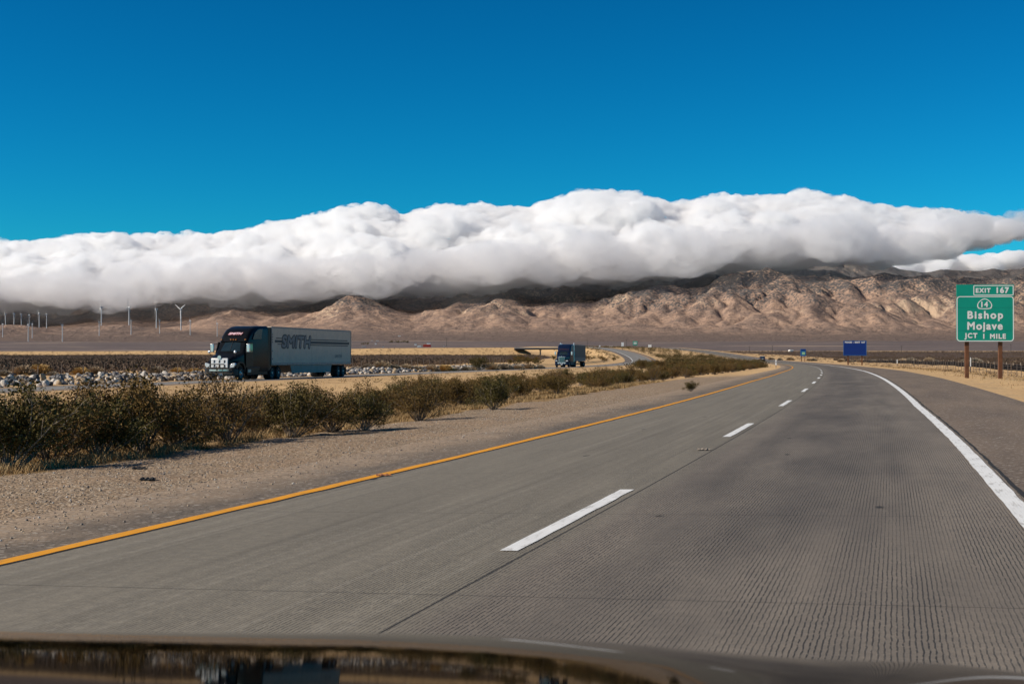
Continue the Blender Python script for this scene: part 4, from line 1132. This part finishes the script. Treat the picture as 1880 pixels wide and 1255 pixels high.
    for sd in (1, -1):
        rl.box((sd*1.285, f0+L/2, zt-.06), (.03, L+.02, .12)); rl.box((sd*1.285, f0+L/2, zb+.09), (.03, L+.02, .18))
        for yy in (f0+.05, f0+L-.05): rl.box((sd*1.285, yy, (zt+zb)/2), (.03, .10, zt-zb-.30))
    rl.build('trailer_rail', M_rail, bx)
    seam = MB()
    nseam = int(L/1.22)
    for k in range(1, nseam): seam.box((1.282, f0+L*k/nseam, (zt+zb)/2+.03), (.010, .022, zt-zb-.34))
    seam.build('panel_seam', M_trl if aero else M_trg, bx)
    lamp = MB()
    for k in range(13): lamp.box((1.304, f0+.6+k*(L-1.2)/12, zb+.09), (.01, .12, .05))
    lamp.build('side_marker', simple('reflective_tape', (.55, .14, .10), (.5, .45, .42), .8, .4) if aero else M_red, bx)
    if aero:
        X = 1.290
        sw = MB()
        for za, h, ya, yb in ((2.98, .20, .7, 2.3), (3.22, .07, .95, 2.3), (2.76, .06, 1.25, 2.3), (2.96, .22, 8.0, 18.2), (3.20, .075, 8.0, 17.7), (2.74, .075, 8.0, 17.9)):
            sw.box((X, f0+(ya+yb)/2, za), (.012, yb-ya, h))
        sw.build('stripe', M_dk, bx)
        lettering(bx, 'SMITH', (X, f0+5.3, 2.98), (R(90), 0, R(90)), 1.22, M_gryl, M_dk, .16, .055, .16, 1.04, 1.8)
        text(bx, 'SMITH', (X, f0+15.3, 1.82), (R(90), 0, R(90)), .36, M_gryl, .003, .012, 0, 1.25, 'lettering', 1.5)
        vent = MB()
        for zz in (3.5, 3.3, 3.1, 2.9, 2.2, 1.6): vent.box((1.30, f0+.18, zz), (.03, .06, .07))
        vent.build('corner_fitting', M_blkp, bx)
        MB().prism([(f0+4.6, .48), (f0+5.9, .46), (f0+13.6, .46), (f0+13.9, 1.11), (f0+4.2, 1.11)], 'x', 1.14, 1.18).build('side_skirt', M_skirt, root)
        MB().prism([(f0+4.6, .48), (f0+5.9, .46), (f0+13.6, .46), (f0+13.9, 1.11), (f0+4.2, 1.11)], 'x', -1.18, -1.14).build('side_skirt', M_skirt, root)
    else:
        MB().box((1.29, f0+L/2, zb+.82), (.02, L, .16)).build('belt_rail', M_dk, bx)
        MB().box((1.284, f0+L/2, zb+.45), (.012, L, .55)).build('lower_panel', simple('lower_panel_grey', (.115, .11, .115), (.09, .085, .09), 1, .5), bx)
    lg = MB()
    for sd in (1, -1): lg.box((sd*.62, f0+2.9, .78), (.12, .14, .72)); lg.box((sd*.62, f0+2.9, .40), (.24, .28, .04))
    lg.tube([(-.62, f0+2.9, .8), (.62, f0+2.9, .8)], .03, 6).build('landing_leg', M_steel, root)
    ta = (f0+L-3.2, f0+L-1.95) if aero else (f0+L-2.4, f0+L-1.1)
    MB().box((.45, sum(ta)/2, .95), (.12, 3.4, .24)).box((-.45, sum(ta)/2, .95), (.12, 3.4, .24)).box((0, ta[0], .52), (1.9, .14, .14)).box((0, ta[1], .52), (1.9, .14, .14)).build('bogie', M_steel, root)
    for sd in (1, -1):
        for yy in ta: wheel(root, sd*.94, yy, .51, .28, sd, dual=True)
        MB().box((sd*.95, ta[1]+.72, .52), (.60, .02, .62)).build('mud_flap', M_blkp, root)
    ug = MB()
    ug.box((0, f0+L-.12, .56), (2.4, .1, .1))
    for sd in (1, -1): ug.box((sd*.6, f0+L-.12, .84), (.08, .08, .52))
    ug.build('underrun_bar', M_steel, root)
    x, y = P(s, u); z = float(zroad(np.array([s]), np.array([u]))[0])
    z2 = float(zroad(np.array([s+20.0]), np.array([u]))[0])
    root.location = (float(x), float(y), z); root.rotation_mode = 'XYZ'; root.rotation_euler = (math.atan((z2-z)/20.0), 0, heading(s+8))
    return root
def s_at(px, u, lo, hi):
    """station where the line at offset u crosses photo column px"""
    ss = np.linspace(lo, hi, 4000); x, y = P(ss, u); return float(ss[np.argmin(np.abs(CX+F*x/y-px))])
truck('semi_truck', 'black sleeper truck with white box trailer lettered SMITH on the opposite road', 'truck', s_at(402, -42.9, 40, 160), -42.9, 'smooth')
truck('semi_truck', 'dark blue truck with chrome stacks and grey trailer farther along the opposite road', 'truck', s_at(1031, -42.6, 120, 330), -42.6, 'classic')

# ------------------------------------------------------------------ the car driving ahead
def car(s, u):
    root = empty('passenger_car'); tag(root, 'dark blue-grey estate car seen from behind, driving away in the distance', 'car')
    M = simple('car_paint', (.035, .045, .065), (.028, .036, .052), 2, .25, 0, .5, Coat_Weight=.5)
    st = [rsec(0, .88, .42, .98, .1, .08), rsec(.12, .94, .30, 1.06, .14, .08), rsec(1.2, .96, .26, 1.08, .14, .08), rsec(3.2, .96, .26, 1.06, .16, .08), rsec(4.3, .92, .28, .92, .18, .08), rsec(4.7, .82, .38, .74, .12, .08)]
    MB().loft(st).build('body', M, root, smooth=True)
    MB().loft([rsec(.10, .84, 1.0, 1.12, .04, .03, top_in=.02), rsec(.45, .84, 1.0, 1.66, .14, .03, top_in=.12), rsec(1.2, .84, 1.0, 1.74, .14, .03, top_in=.14), rsec(2.4, .84, 1.0, 1.70, .14, .03, top_in=.14), rsec(3.3, .82, 1.0, 1.10, .04, .03, top_in=.03)]).build('cabin', M, root, smooth=True)
    MB().add([(-.72, .13, 1.14), (.72, .13, 1.14), (.64, .42, 1.58), (-.64, .42, 1.58), (-.72, .19, 1.14), (.72, .19, 1.14), (.64, .48, 1.58), (-.64, .48, 1.58)], [(0, 1, 2, 3), (7, 6, 5, 4), (0, 4, 5, 1), (1, 5, 6, 2), (2, 6, 7, 3), (3, 7, 4, 0)]).build('rear_window', M_glass, root)
    MB().box((0, -.02, .46), (1.7, .14, .22)).build('bumper', M_blkp, root, bevel=.04)
    MB().box((0, -.02, .82), (.5, .03, .13)).build('number_plate', bpy.data.materials['number_plate'], root)
    for sd in (1, -1):
        MB().box((sd*.80, .05, .90), (.22, .12, .18)).build('tail_light', M_red, root, bevel=.02)
        MB().prism([(.55, 1.14), (.62, 1.55), (2.5, 1.56), (3.0, 1.14)], 'x', sd*.70, sd*.852).build('side_window', M_glass, root)
        for yy in (.95, 3.75): wheel(root, sd*.84, yy, .36, .22, sd)
        MB().box((sd*1.04, 2.9, 1.14), (.18, .1, .14)).build('mirror', M, root, bevel=.03)
    x, y = P(s, u); z = float(zroad(np.array([s]), np.array([u]))[0]); root.location = (float(x), float(y), z); root.rotation_euler = (0, 0, heading(s))
car(s_at(1400, -1.8, 380, 640), -1.8)

# ------------------------------------------------------------------ signs
M_grn = simple('sign_green', (.0, .30, .215), (.0, .27, .19), .9, .42, 0, .4)
M_sblu = simple('sign_blue', (.003, .030, .20), (.003, .026, .175), .9, .42, 0, .4)
M_sblu2 = simple('sign_light_blue', (.01, .12, .33), (.01, .10, .28), .9, .42)
M_sw = simple('sign_white', (.80, .80, .78), (.72, .72, .70), 2, .45)
M_wood = simple('brown_sign_post', (.165, .068, .030), (.105, .042, .02), 4, .85, bump=.3)
M_sback = simple('sign_back', (.32, .32, .31), (.26, .26, .26), 2, .6, .4)
def rrect(w, h, r, n=6):
    pts = []
    for cx, cz, a0 in ((w/2-r, h/2-r, 0), (-w/2+r, h/2-r, 90), (-w/2+r, -h/2+r, 180), (w/2-r, -h/2+r, 270)):
        for k in range(n+1): a = R(a0+90*k/n); pts.append((cx+r*math.cos(a), cz+r*math.sin(a)))
    return pts
def ring(name, w, h, r, t, mat, parent, c, y):
    """a flat border line round a sign"""
    a, b = rrect(w, h, r), rrect(w-2*t, h-2*t, max(r-t, .01)); n = len(a)
    V = [(c[0]+p[0], y, c[1]+p[1]) for p in a+b]+[(c[0]+p[0], y+.008, c[1]+p[1]) for p in a+b]
    fs = []
    for i in range(n):
        j = (i+1) % n; fs += [(i, j, n+j, n+i), (2*n+i, 3*n+i, 3*n+j, 2*n+j), (i, 2*n+i, 2*n+j, j), (n+i, n+j, 3*n+j, 3*n+i)]
    return MB().add(V, fs).build(name, mat, parent)
def place_sign(root, px, Y, dz=0.0, turn=0.0):
    x, y, z = at_px(px, Y); root.location = (x, y, z+dz); root.rotation_euler = (0, 0, heading(Y)*.35+turn)
    return z
# the exit sign: local origin between the posts at ground level, face towards -Y
ex = empty('exit_sign'); tag(ex, 'tall green exit sign reading Bishop Mojave on two brown wooden posts', 'sign')
Ye = 80.5; k_ = Ye/F
zg0 = place_sign(ex, 1807, Ye, turn=-.0)
def up_(row): return HC+(HZ-row)*k_-zg0
def ac(px): return (px-1807)*k_
pw, ph, pc = 103.5*k_, 84*k_, (ac(1808.5), up_(585))
pan = MB().prism([(pc[0]+p[0], pc[1]+p[1]) for p in rrect(pw, ph, .20)], 'y', -.05, 0).build('main_panel', M_grn, ex)
ring('border', pw-.03, ph-.03, .19, .050, M_sw, pan, pc, -.0565)
tabc, tw, th = (ac(1808.5), up_(533)), 103.5*k_, 20.5*k_
tab = MB().prism([(tabc[0]+p[0], tabc[1]+p[1]) for p in rrect(tw-.01, th+.04, .02, 2)], 'y', -.045, -.003).build('exit_tab', M_grn, ex)
ec = (ac(1823.5), up_(532.8)); ew = 72*k_
ring('border', ew, th-.06, .06, .045, M_sw, tab, ec, -.0515)
RX = (R(90), 0, 0)
text(tab, 'EXIT', (ac(1805), -.0485, up_(533)), RX, 11.0*k_, M_sw, .003, .018, 0, 1.25)
text(tab, '167', (ac(1840), -.0485, up_(532.6)), RX, 14.0*k_, M_sw, .003, .024, 0, 1.2)
text(pan, 'Bishop', (ac(1808.5), -.0535, up_(580)), RX, 19.0*k_, M_sw, .003, .024, 0, 1.27)
text(pan, 'Mojave', (ac(1808), -.0535, up_(600)), RX, 19.0*k_, M_sw, .003, .024, 0, 1.19)
for wd, cxw in (('JCT', 1782.8), ('1', 1805.8), ('MILE', 1831.2)):
    text(pan, wd, (ac(cxw), -.0535, up_(617)), RX, 12.2*k_, M_sw, .003, .018, 0, 1.22)
# route shield: the miner's-spade outline
sp_ = [(0, 1.0), (.24, .93), (.50, .72), (.78, .38), (.95, .0), (1.0, -.34), (.93, -.72), (.78, -.90), (.40, -.98), (0, -1.0)]
sp_ = sp_+[(-x, z) for x, z in sp_[-2:0:-1]]
so = [(ac(1807.5)+x*13.6*k_, up_(557.5)+z*10.0*k_) for x, z in sp_]; si = [(ac(1807.5)+x*11.8*k_, up_(557.5)+z*8.3*k_) for x, z in sp_]; n = len(so)
V = [(p[0], -.0545, p[1]) for p in so+si]+[(p[0], -.0495, p[1]) for p in so+si]
MB().add(V, [f for i in range(n) for j in ((i+1) % n,) for f in ((i, j, n+j, n+i), (i, 2*n+i, 2*n+j, j), (n+i, n+j, 3*n+j, 3*n+i))]).build('route_shield', M_sw, pan)
text(pan, '14', (ac(1807.5), -.0535, up_(558.5)), RX, 14.0*k_, M_sw, .003, .016, 0, 1.08)
for rr in (564.5, 606.5): MB().box((pc[0], -.0505, up_(rr)), (pw*.985, .003, .012)).build('panel_seam', simple('sign_seam', (.0, .15, .11), (.0, .12, .09), 3, .5) if rr < 600 else bpy.data.materials['sign_seam'], pan)
br = MB()
for rr in (530, 560, 585, 612): br.box((pc[0], .03, up_(rr)), (pw*.96, .06, .08))
br.build('back_rail', M_sback, ex)
for px in (1776.7, 1836.8):
    MB().box((ac(px), .15, (up_(545)-.6)/2-.3), (.215, .18, up_(545)+.6)).build('post', M_wood, ex, bevel=.01)

bs = empty('service_sign'); tag(bs, 'large dark blue food sign beside the right shoulder with one line of white letters', 'sign')
Yb = 280.0; zb_ = place_sign(bs, 1569.5, Yb); kb = Yb/F
def ub(row): return HC+(HZ-row)*kb-zb_
bw, bh, bc = 42*kb, 27.5*kb, (0, ub(638.6))
bp = MB().prism([(bc[0]+p[0], bc[1]+p[1]) for p in rrect(bw, bh, .12)], 'y', -.06, 0).build('panel', M_sblu, bs)
ring('border', bw-.02, bh-.02, .12, .09, M_sblu2, bp, bc, -.075)
text(bp, 'FOOD - EXIT 167', (0, -.072, ub(628)), RX, 4.4*kb, M_sw, .004, .02, 0, 1.1)
for px in (1557.3, 1582.5):
    MB().box(((px-1569.5)*kb, .14, (ub(640)-.6)/2-.3), (.24, .2, ub(640)+.6)).build('post', M_wood, bs)
b2 = empty('attraction_sign'); tag(b2, 'small blue sign with a pale green panel, farther down the right shoulder', 'sign')
Y2 = 450.0; z2_ = place_sign(b2, 1474.5, Y2); k2 = Y2/F
def u2(row): return HC+(HZ-row)*k2-z2_
p2 = MB().prism([(p[0], u2(646.8)+p[1]) for p in rrect(10.2*k2, 13.2*k2, .12)], 'y', -.06, 0).build('panel', M_sblu2, b2)
MB().box((.05, -.075, u2(642)), (8.6*k2, .03, 2.2*k2)).build('header', M_sblu, p2)
MB().box((.1, -.075, u2(648.3)), (5.6*k2, .03, 4.8*k2)).build('picture_panel', simple('pale_green_panel', (.26, .50, .40), (.30, .52, .22), 1.1, .5), p2)
for px in (1471.4, 1477.6): MB().box(((px-1474.5)*k2, .14, (u2(647)-.6)/2-.3), (.22, .2, u2(647)+.6)).build('post', M_wood, b2)

def plate_sign(name, lab, cat, px, Y, row0, row1, w, mat, txt=None, base=None, post=M_metal, group=None, postw=.08):
    root = empty(name); tag(root, lab, cat, group); z = place_sign(root, px, Y); k = Y/F
    t, b = HC+(HZ-row0)*k-z, HC+(HZ-row1)*k-z
    pl_ = MB().box((0, -.03, (t+b)/2), (w*k, .04, t-b)).build('panel', mat, root, bevel=.01)
    if txt == 'mark': MB().box((0, -.055, (t+b)/2+.05), (.08, .01, .24)).build('marking', M_dk, pl_)
    if txt == 'lines':
        m = MB()
        for q in (.3, .0, -.3): MB().box((0, -.06, (t+b)/2+q*(t-b)*.6), (w*k*.66, .02, (t-b)*.12)).build('lettering', M_sw, pl_)
    MB().box((0, .03, b/2-.2), (postw, .06, b+.4)).build('post', post, root)
    return root
plate_sign('delineator', 'small white marker plate on a thin post left of the yellow line', 'marker', 1424.6, 220, 660.5, 669.8, 3.1, M_sw, 'mark')
plate_sign('delineator', 'white marker post at the right wire fence, left of the exit sign', 'marker', 1647, 262, 659.5, 667.0, 1.6, M_sw)
plate_sign('delineator', 'white marker post showing just right of the left exit sign post', 'marker', 1781.8, 150, 656.0, 672.5, 1.7, M_sw)
plate_sign('road_sign', 'white upright sign beside the far bend of the opposite road', 'sign', 1143, 760, 628.2, 635.2, 4.6, M_sw)
plate_sign('guide_sign', 'far green guide sign between two small white signs on the skyline bend', 'sign', 1166, 820, 625.8, 633.4, 8.4, M_grn, 'lines', postw=.3)
plate_sign('road_sign', 'white squarish sign at the top of the median thicket', 'sign', 1193, 700, 632.3, 637.0, 6.0, M_sw)
plate_sign('road_sign', 'tiny white sign farthest along the bend of the opposite road', 'sign', 1101, 930, 633.6, 636.4, 2.6, M_sw)

# ------------------------------------------------------------------ overpass and the bank that carries its road
br_ = empty('overpass'); tag(br_, 'low concrete overpass crossing far away behind the dark blue truck', 'bridge')
M_conc = simple('bridge_concrete', (.42, .38, .33), (.33, .30, .26), .3, .85)
M_concd = simple('bridge_girder', (.12, .105, .095), (.09, .08, .07), .3, .9)
Yq = 960.0; kq = Yq/F
def wq(px, row): return ((px-CX)*kq, HC+(HZ-row)*kq)
(xa, za), (xb, zb2) = wq(944, 637.3), wq(1088, 636.2)
MB().add([(xa, Yq-5, za-.15), (xb, Yq-5, zb2-.15), (xb, Yq+6, zb2-.15), (xa, Yq+6, za-.15), (xa, Yq-5, za-.75), (xb, Yq-5, zb2-.75), (xb, Yq+6, zb2-.75), (xa, Yq+6, za-.75)], [(0, 1, 2, 3), (7, 6, 5, 4), (0, 4, 5, 1), (1, 5, 6, 2), (2, 6, 7, 3), (3, 7, 4, 0)]).build('parapet', M_conc, br_)
MB().add([(xa, Yq-4.4, za-.75), (xb, Yq-4.4, zb2-.75), (xb, Yq+5, zb2-.75), (xa, Yq+5, za-.75), (xa, Yq-4.4, za-1.7), (xb, Yq-4.4, zb2-1.7), (xb, Yq+5, zb2-1.7), (xa, Yq+5, za-1.7)], [(0, 1, 2, 3), (7, 6, 5, 4), (0, 4, 5, 1), (1, 5, 6, 2), (2, 6, 7, 3), (3, 7, 4, 0)]).build('deck_girder', M_concd, br_)
for px in (992, 1040):
    xx, zz = wq(px, 641); MB().box((xx, Yq, zz/2-1.2), (1.0, 1.0, zz+2.4)).box((xx, Yq, zz-.25), (1.6, 7, .7)).build('pier', M_conc, br_)
cols = np.array([-500, 0, 200, 400, 640, 690, 800, 900, 948, 962, 975]); crest = np.array([644.8, 644.6, 644.3, 643.3, 640.5, 639, 638.3, 637.8, 637.6, 641, 648])
V = []; pxs = np.linspace(-500, 975, 160); cr = np.interp(pxs, cols, crest)
nzz = .35*fbm(pxs/22, pxs*0+4.1, 3, 5)
for t, (dy, fr) in enumerate(((-17, 0), (-9, .5), (-2, .97), (0, 1.0), (9, 1.0), (22, 0))):
    for p, c, q in zip(pxs, cr, nzz):
        Yk = Yq+6*math.sin(p/130)
        top_ = HC+(HZ-c)*kq; bot_ = -2.0; V.append(((p-CX)/F*Yk, Yk+dy, bot_+(top_-bot_)*fr+(q if 0 < fr < 1 else q*.3)))
bank_o = arr_obj('embankment', np.array(V), grid_faces(6, 160)[:, ::-1], M_ground, smooth=False); tag(bank_o, kind='structure')
pk = g.uniform(-300, 955, 900); fr = g.uniform(.06, .98, 900); pts = []
for p, f_ in zip(pk, fr):
    Yk = Yq+6*math.sin(p/130); top_ = HC+(HZ-np.interp(p, cols, crest))*kq; pts.append(((p-CX)/F*Yk, Yk-17+15*f_, -2.0+(top_+2.0)*f_-.15))
scrub_mesh('scrub', np.array(pts), 12, .62, .6, .36, M_scrubfar, 'dark dots of scrub on the tan bank leading to the overpass', g)

# ------------------------------------------------------------------ far settlement
def rayhit(px, row):
    """first place on plain or mountain seen at a photo pixel"""
    Ys = np.linspace(1000, 11500, 4200); X = (px-CX)/F*Ys
    z = np.where(Ys < 4450, zp_(Ys), mz(X, Ys)); rows = HZ-(z-HC)/Ys*F
    i = int(np.argmax(rows <= row)); return float(X[i]), float(Ys[i]), float(z[i])
M_hw = simple('house_white', (.72, .70, .66), (.62, .60, .57), .3, .8)
M_roof = simple('house_roof', (.40, .37, .34), (.30, .27, .25), .3, .8)
M_rred = simple('red_wall', (.42, .035, .02), (.34, .03, .02), .2, .7)
def house(name, lab, px, row, wpx, hpx, wall, roof, group=None):
    x, y, z = rayhit(px, row); k = y/F; w, h, d = wpx*k, hpx*k, max(6, wpx*k*.5)
    root = empty(name, (x, y, z-1)); tag(root, lab, 'building', group)
    MB().box((0, 0, h*.35), (w, d, h*.7+1.5)).build('wall', wall, root)
    MB().prism([(-w*.53, h*.7+.7), (w*.53, h*.7+.7), (w*.42, h+1), (-w*.42, h+1)], 'y', -d*.54, d*.54).build('roof', roof, root)
house('barn', 'long red-walled building on the plain at the foot of the mountains', 784, 637, 14, 5, M_rred, M_rred)
house('house', 'white building directly left of the long red one', 770, 638, 7, 4, M_hw, M_hw)
for px, row, w, h in ((763, 632.5, 4, 2.5), (787, 631.5, 7, 3), (693, 627, 5, 2.6), (683, 626.5, 4, 2.4), (690, 631, 3, 2), (703, 637.5, 3, 2), (668, 637, 7, 2), (733, 617.5, 4, 2.2), (815, 636, 2, 1.6)):
    house('house', 'tiny pale house scattered among the red building\'s neighbours on the far plain', px, row, w, h, M_hw, M_roof, 'pale houses of the far settlement')
house('shed', 'long low white shed beyond the highway, left of the small blue sign', 1452, 647, 6.5, 2.2, M_hw, M_hw)
house('shed', 'low white shed on the skyline left of the far green guide sign', 1122, 637, 6, 1.9, M_hw, M_hw)
def far_trees(px0, px1, row, n, h):
    for px in np.linspace(px0, px1, n):
        x, y, z = rayhit(px+g.uniform(-1, 1), row+g.uniform(-.5, .5)); k = y/F; hh = h*k*g.uniform(.7, 1.2)
        root = empty('tree', (x, y, z-.5)); tag(root, 'dark tree in the grove near the far pale houses', 'tree', 'trees of the far settlement')
        cs = np.array([[g.normal()*hh*.22, g.normal()*hh*.22, hh*g.uniform(.35, .85)] for _ in range(9)])
        Vv, Ff = leaf_cloud(cs, hh*.30, 260, hh*.17, g); arr_obj('crown', Vv, Ff, bpy.data.materials['creosote_leaf_green'], root)
        MB().tube([(0, 0, -.5), (0, 0, hh*.55)], hh*.05, 6, hh*.02).build('trunk', M_stem, root)
far_trees(714, 750, 629, 12, 4.0); far_trees(664, 676, 632, 4, 4.0)

# a few power poles on the far plain
M_pole = simple('pole_wood', (.07, .06, .055), (.05, .045, .04), .4, .9)
for px, row, h in ((820, 636, 17), (1078, 637, 15), (1150, 637, 14), (1655, 652, 14), (1418, 650, 15), (1376, 648, 13), (1856, 655, 17)):
    x, y, z = rayhit(px, row) if row < 640 else at_px(px, 900); k = y/F; hh = h*k*(1 if row < 640 else .9)
    root = empty('power_pole', (x, y, z)); tag(root, 'thin dark power pole standing on the far plain', 'pole', 'power poles on the far plain')
    MB().tube([(0, 0, -1), (0, 0, hh)], .45*k, 6, .3*k).build('pole', M_pole, root)
    MB().box((0, 0, hh*.93), (5*k, .3*k, .3*k)).build('crossarm', M_pole, root)

# ------------------------------------------------------------------ wind turbines
M_tur = simple('turbine_white', (.62, .62, .61), (.56, .56, .56), .05, .5)
def turbine():
    root = empty('wind_turbine')
    MB().tube([(0, 0, -8), (0, 0, 30), (0, 0, 60)], 2.3, 14, 1.35).build('tower', M_tur, root, smooth=True)
    nac = MB().loft([rsec(-3.4, 1.3, 58.6, 61.6, .6, .6), rsec(-2.5, 1.7, 58.3, 62.0, .7, .6), rsec(5.2, 1.6, 58.5, 61.9, .7, .6), rsec(6.2, 1.1, 59.0, 61.4, .5, .4)]).build('nacelle', M_tur, root, smooth=True)
    rot = empty('rotor', (0, -4.4, 60)); rot.parent = root
    MB().lathe([(.001, -1.8), (.9, -1.4), (1.5, -.2), (1.5, 1.0)], 'y', 16).build('hub', M_tur, rot, smooth=True)
    for k in range(3):
        secs = []
        for r_, c, th in ((1.2, 1.3, .9), (4, 2.6, .75), (8, 2.4, .55), (15, 1.7, .4), (21, 1.2, .28), (25, .6, .14)):
            secs.append([(c*.55*math.cos(q)-(c*.15), th*.5*math.sin(q), r_) for q in np.linspace(0, 2*math.pi, 10, endpoint=False)])
        b = MB().loft(secs).build('blade', M_tur, rot, smooth=True); b.rotation_euler = (0, R(120*k), 0)
    return root
tb = turbine()
tlist = [(22, 245, 350), (45, 162, 200), (115, 160, 205), (175, 165, 197), (240, 170, 262), (232, 250, 385), (265, 245, 357), (322, 160, 199), (383, 165, 199), (513, 255, 385), (833, 107, 208), (815, 228, 338), (1060, 107, 207), (1077, 215, 330), (1285, 122, 222), (1312, 215, 320), (1487, 123, 225), (1563, 217, 332), (1785, 240, 345)]
for i, (cx_, hy, by_) in enumerate(tlist):
    px, hub, base = cx_/4.476, 540+hy/4.476, 540+by_/4.476
    x, y, z = rayhit(px, base+.6)
    if y > 5900: y = 5650.0; x = (px-CX)/F*y; z = float(mz(np.array([x]), np.array([y]))[0])
    o = tb if i == 0 else copy_tree(tb)
    hh = HC+(HZ-hub)/F*y-z; f_ = hh/60.0
    w_ = 1.0 if i == 16 else 1.0
    o.location = (x, y, z); o.scale = (max(f_, .7)*.72, max(f_, .7)*.72, f_); o.rotation_euler = (0, 0, R(-20) if i == 16 else R(g.uniform(-115, -60)))
    for c in o.children:
        if c.name.startswith('rotor'): c.rotation_euler = (0, R(60) if i == 16 else R(g.uniform(0, 120)), 0)
    lab = 'white wind turbine with blades spread in a V, rightmost on the ridge top' if i == 16 else ('white wind turbine standing on the ridge top below the clouds' if base < 592 else 'white wind turbine on the lower slope of the brown foothills')
    tag(o, lab, 'wind turbine', 'wind turbines on the ridge' if base < 592 else 'wind turbines on the lower slope')
    if i == 16: del o['group']

# ------------------------------------------------------------------ debris on the road and gravel
M_deb = simple('tyre_scrap', (.018, .017, .016), (.03, .028, .026), 9, .9)
M_debp = simple('cardboard_scrap', (.30, .25, .20), (.22, .18, .14), 9, .9)
def debris(px, row, w, h, mat, lab):
    x, y = foot(px, row); s, u = inv(np.array([x]), np.array([y])); z = float(zg(np.array([x]), np.array([y]))[0])
    m = MB(); n = 11
    a = [(w*(k/n-.5), .05*math.sin(k*1.7)*w+random.uniform(-.02, .02), h*abs(math.sin(k*.9+.6))*random.uniform(.5, 1)) for k in range(n+1)]
    vs = [(p[0], p[1]-.05*random.uniform(.6, 1.5), p[2]*.4+.006) for p in a]+[(p[0]*.95, p[1]+.05*random.uniform(.6, 1.6), p[2]+.012) for p in a]
    vs += [(v[0], v[1], max(.004, v[2]-.012)) for v in vs]; N = n+1
    fs = [(k, k+1, N+k+1, N+k) for k in range(n)]+[(2*N+k, 3*N+k, 3*N+k+1, 2*N+k+1) for k in range(n)]
    o = m.add(vs, fs).build('road_debris', mat); o.location = (x, y, z+.004); o.rotation_euler = (0, 0, random.uniform(-.3, .3)); tag(o, lab, 'debris')
debris(1292, 826, .22, .022, M_debp, 'pale crumpled scrap lying on the joint between the two lane dashes')
debris(256, 861, .26, .04, M_deb, 'larger black rubber scrap on the gravel near the left bushes')
debris(272, 881, .22, .04, M_deb, 'smaller black rubber scrap on the gravel just below the larger one')
debris(704, 873, .20, .014, simple('orange_scrap', (.34, .13, .05), (.26, .1, .04), 9, .9), 'flat orange brown scrap beside the yellow line')

# ------------------------------------------------------------------ bonnet of the car we sit in
def bonnet():
    root = empty('car_front'); tag(root, 'glossy black bonnet of the car the picture is taken from', 'car')
    M = simple('bonnet_paint', (.035, .033, .032), (.042, .040, .038), 1.0, .03, 1.0, .5, Specular_Tint=(.36, .35, .34, 1))
    nx, ny = 121, 90
    q = np.linspace(-.92, .92, nx); v = np.linspace(0, 1, ny)
    ex_ = [-.92, -.72, -.55, -.36, -.18, 0, .18, .29, .38, .46, .57, .65, .72, .92]
    er = [1150, 1156, 1159, 1160, 1160, 1166, 1181, 1195, 1204, 1210, 1213, 1222, 1240, 1275]
    rows = np.interp(q, ex_, er)
    for _ in range(10): rows[1:-1] = (rows[:-2]+2*rows[1:-1]+rows[2:])/4
    Yf = 2.02-.10*q*q                                     # plan curve of the leading edge
    V = np.zeros((ny, nx, 3))
    slope0 = math.tan(R(6.55))
    for i in range(nx):
        ztop = HC-(rows[i]-HZ)/F*Yf[i]
        back = Yf[i]-1.35
        for j in range(ny):
            # a long soft roll over the last half metre, then the edge turns down; behind it the panel runs back almost flat
            if v[j] < .4: d = back*(1-v[j]/.4)+.50
            elif v[j] < .85: d = .50*(1-(v[j]-.4)/.45)
            else: d = -.06*(v[j]-.85)/.15
            y = Yf[i]-d
            roll = .083*(d*1.0-max(0, d-.5)) - .083/.5*(min(max(d, 0), .5)**2)/2
            z = ztop+slope0*d+roll
            if d < 0: z = ztop+slope0*d-.16*(-d)-12*d*d
            V[j, i] = (q[i], y, z)
    arr_obj('bonnet', V.reshape(-1, 3), grid_faces(ny, nx), M, root, smooth=True)
    # nose below the leading edge so the panel has a body
    e = V[-1]; low_ = e.copy(); low_[:, 2] = .35; low_[:, 1] -= .02; mid_ = e.copy(); mid_[:, 2] -= .12; mid_[:, 1] += .035
    arr_obj('nose', np.concatenate([e-[0, .0, .001], mid_, low_]), grid_faces(3, nx), M, root, smooth=True)
    for sd in (0, nx-1):
        c = V[:, sd]; lo = c.copy(); lo[:, 2] = .35
        arr_obj('flank', np.concatenate([c-[0, 0, .001], lo]), grid_faces(2, ny), M, root)
bonnet()
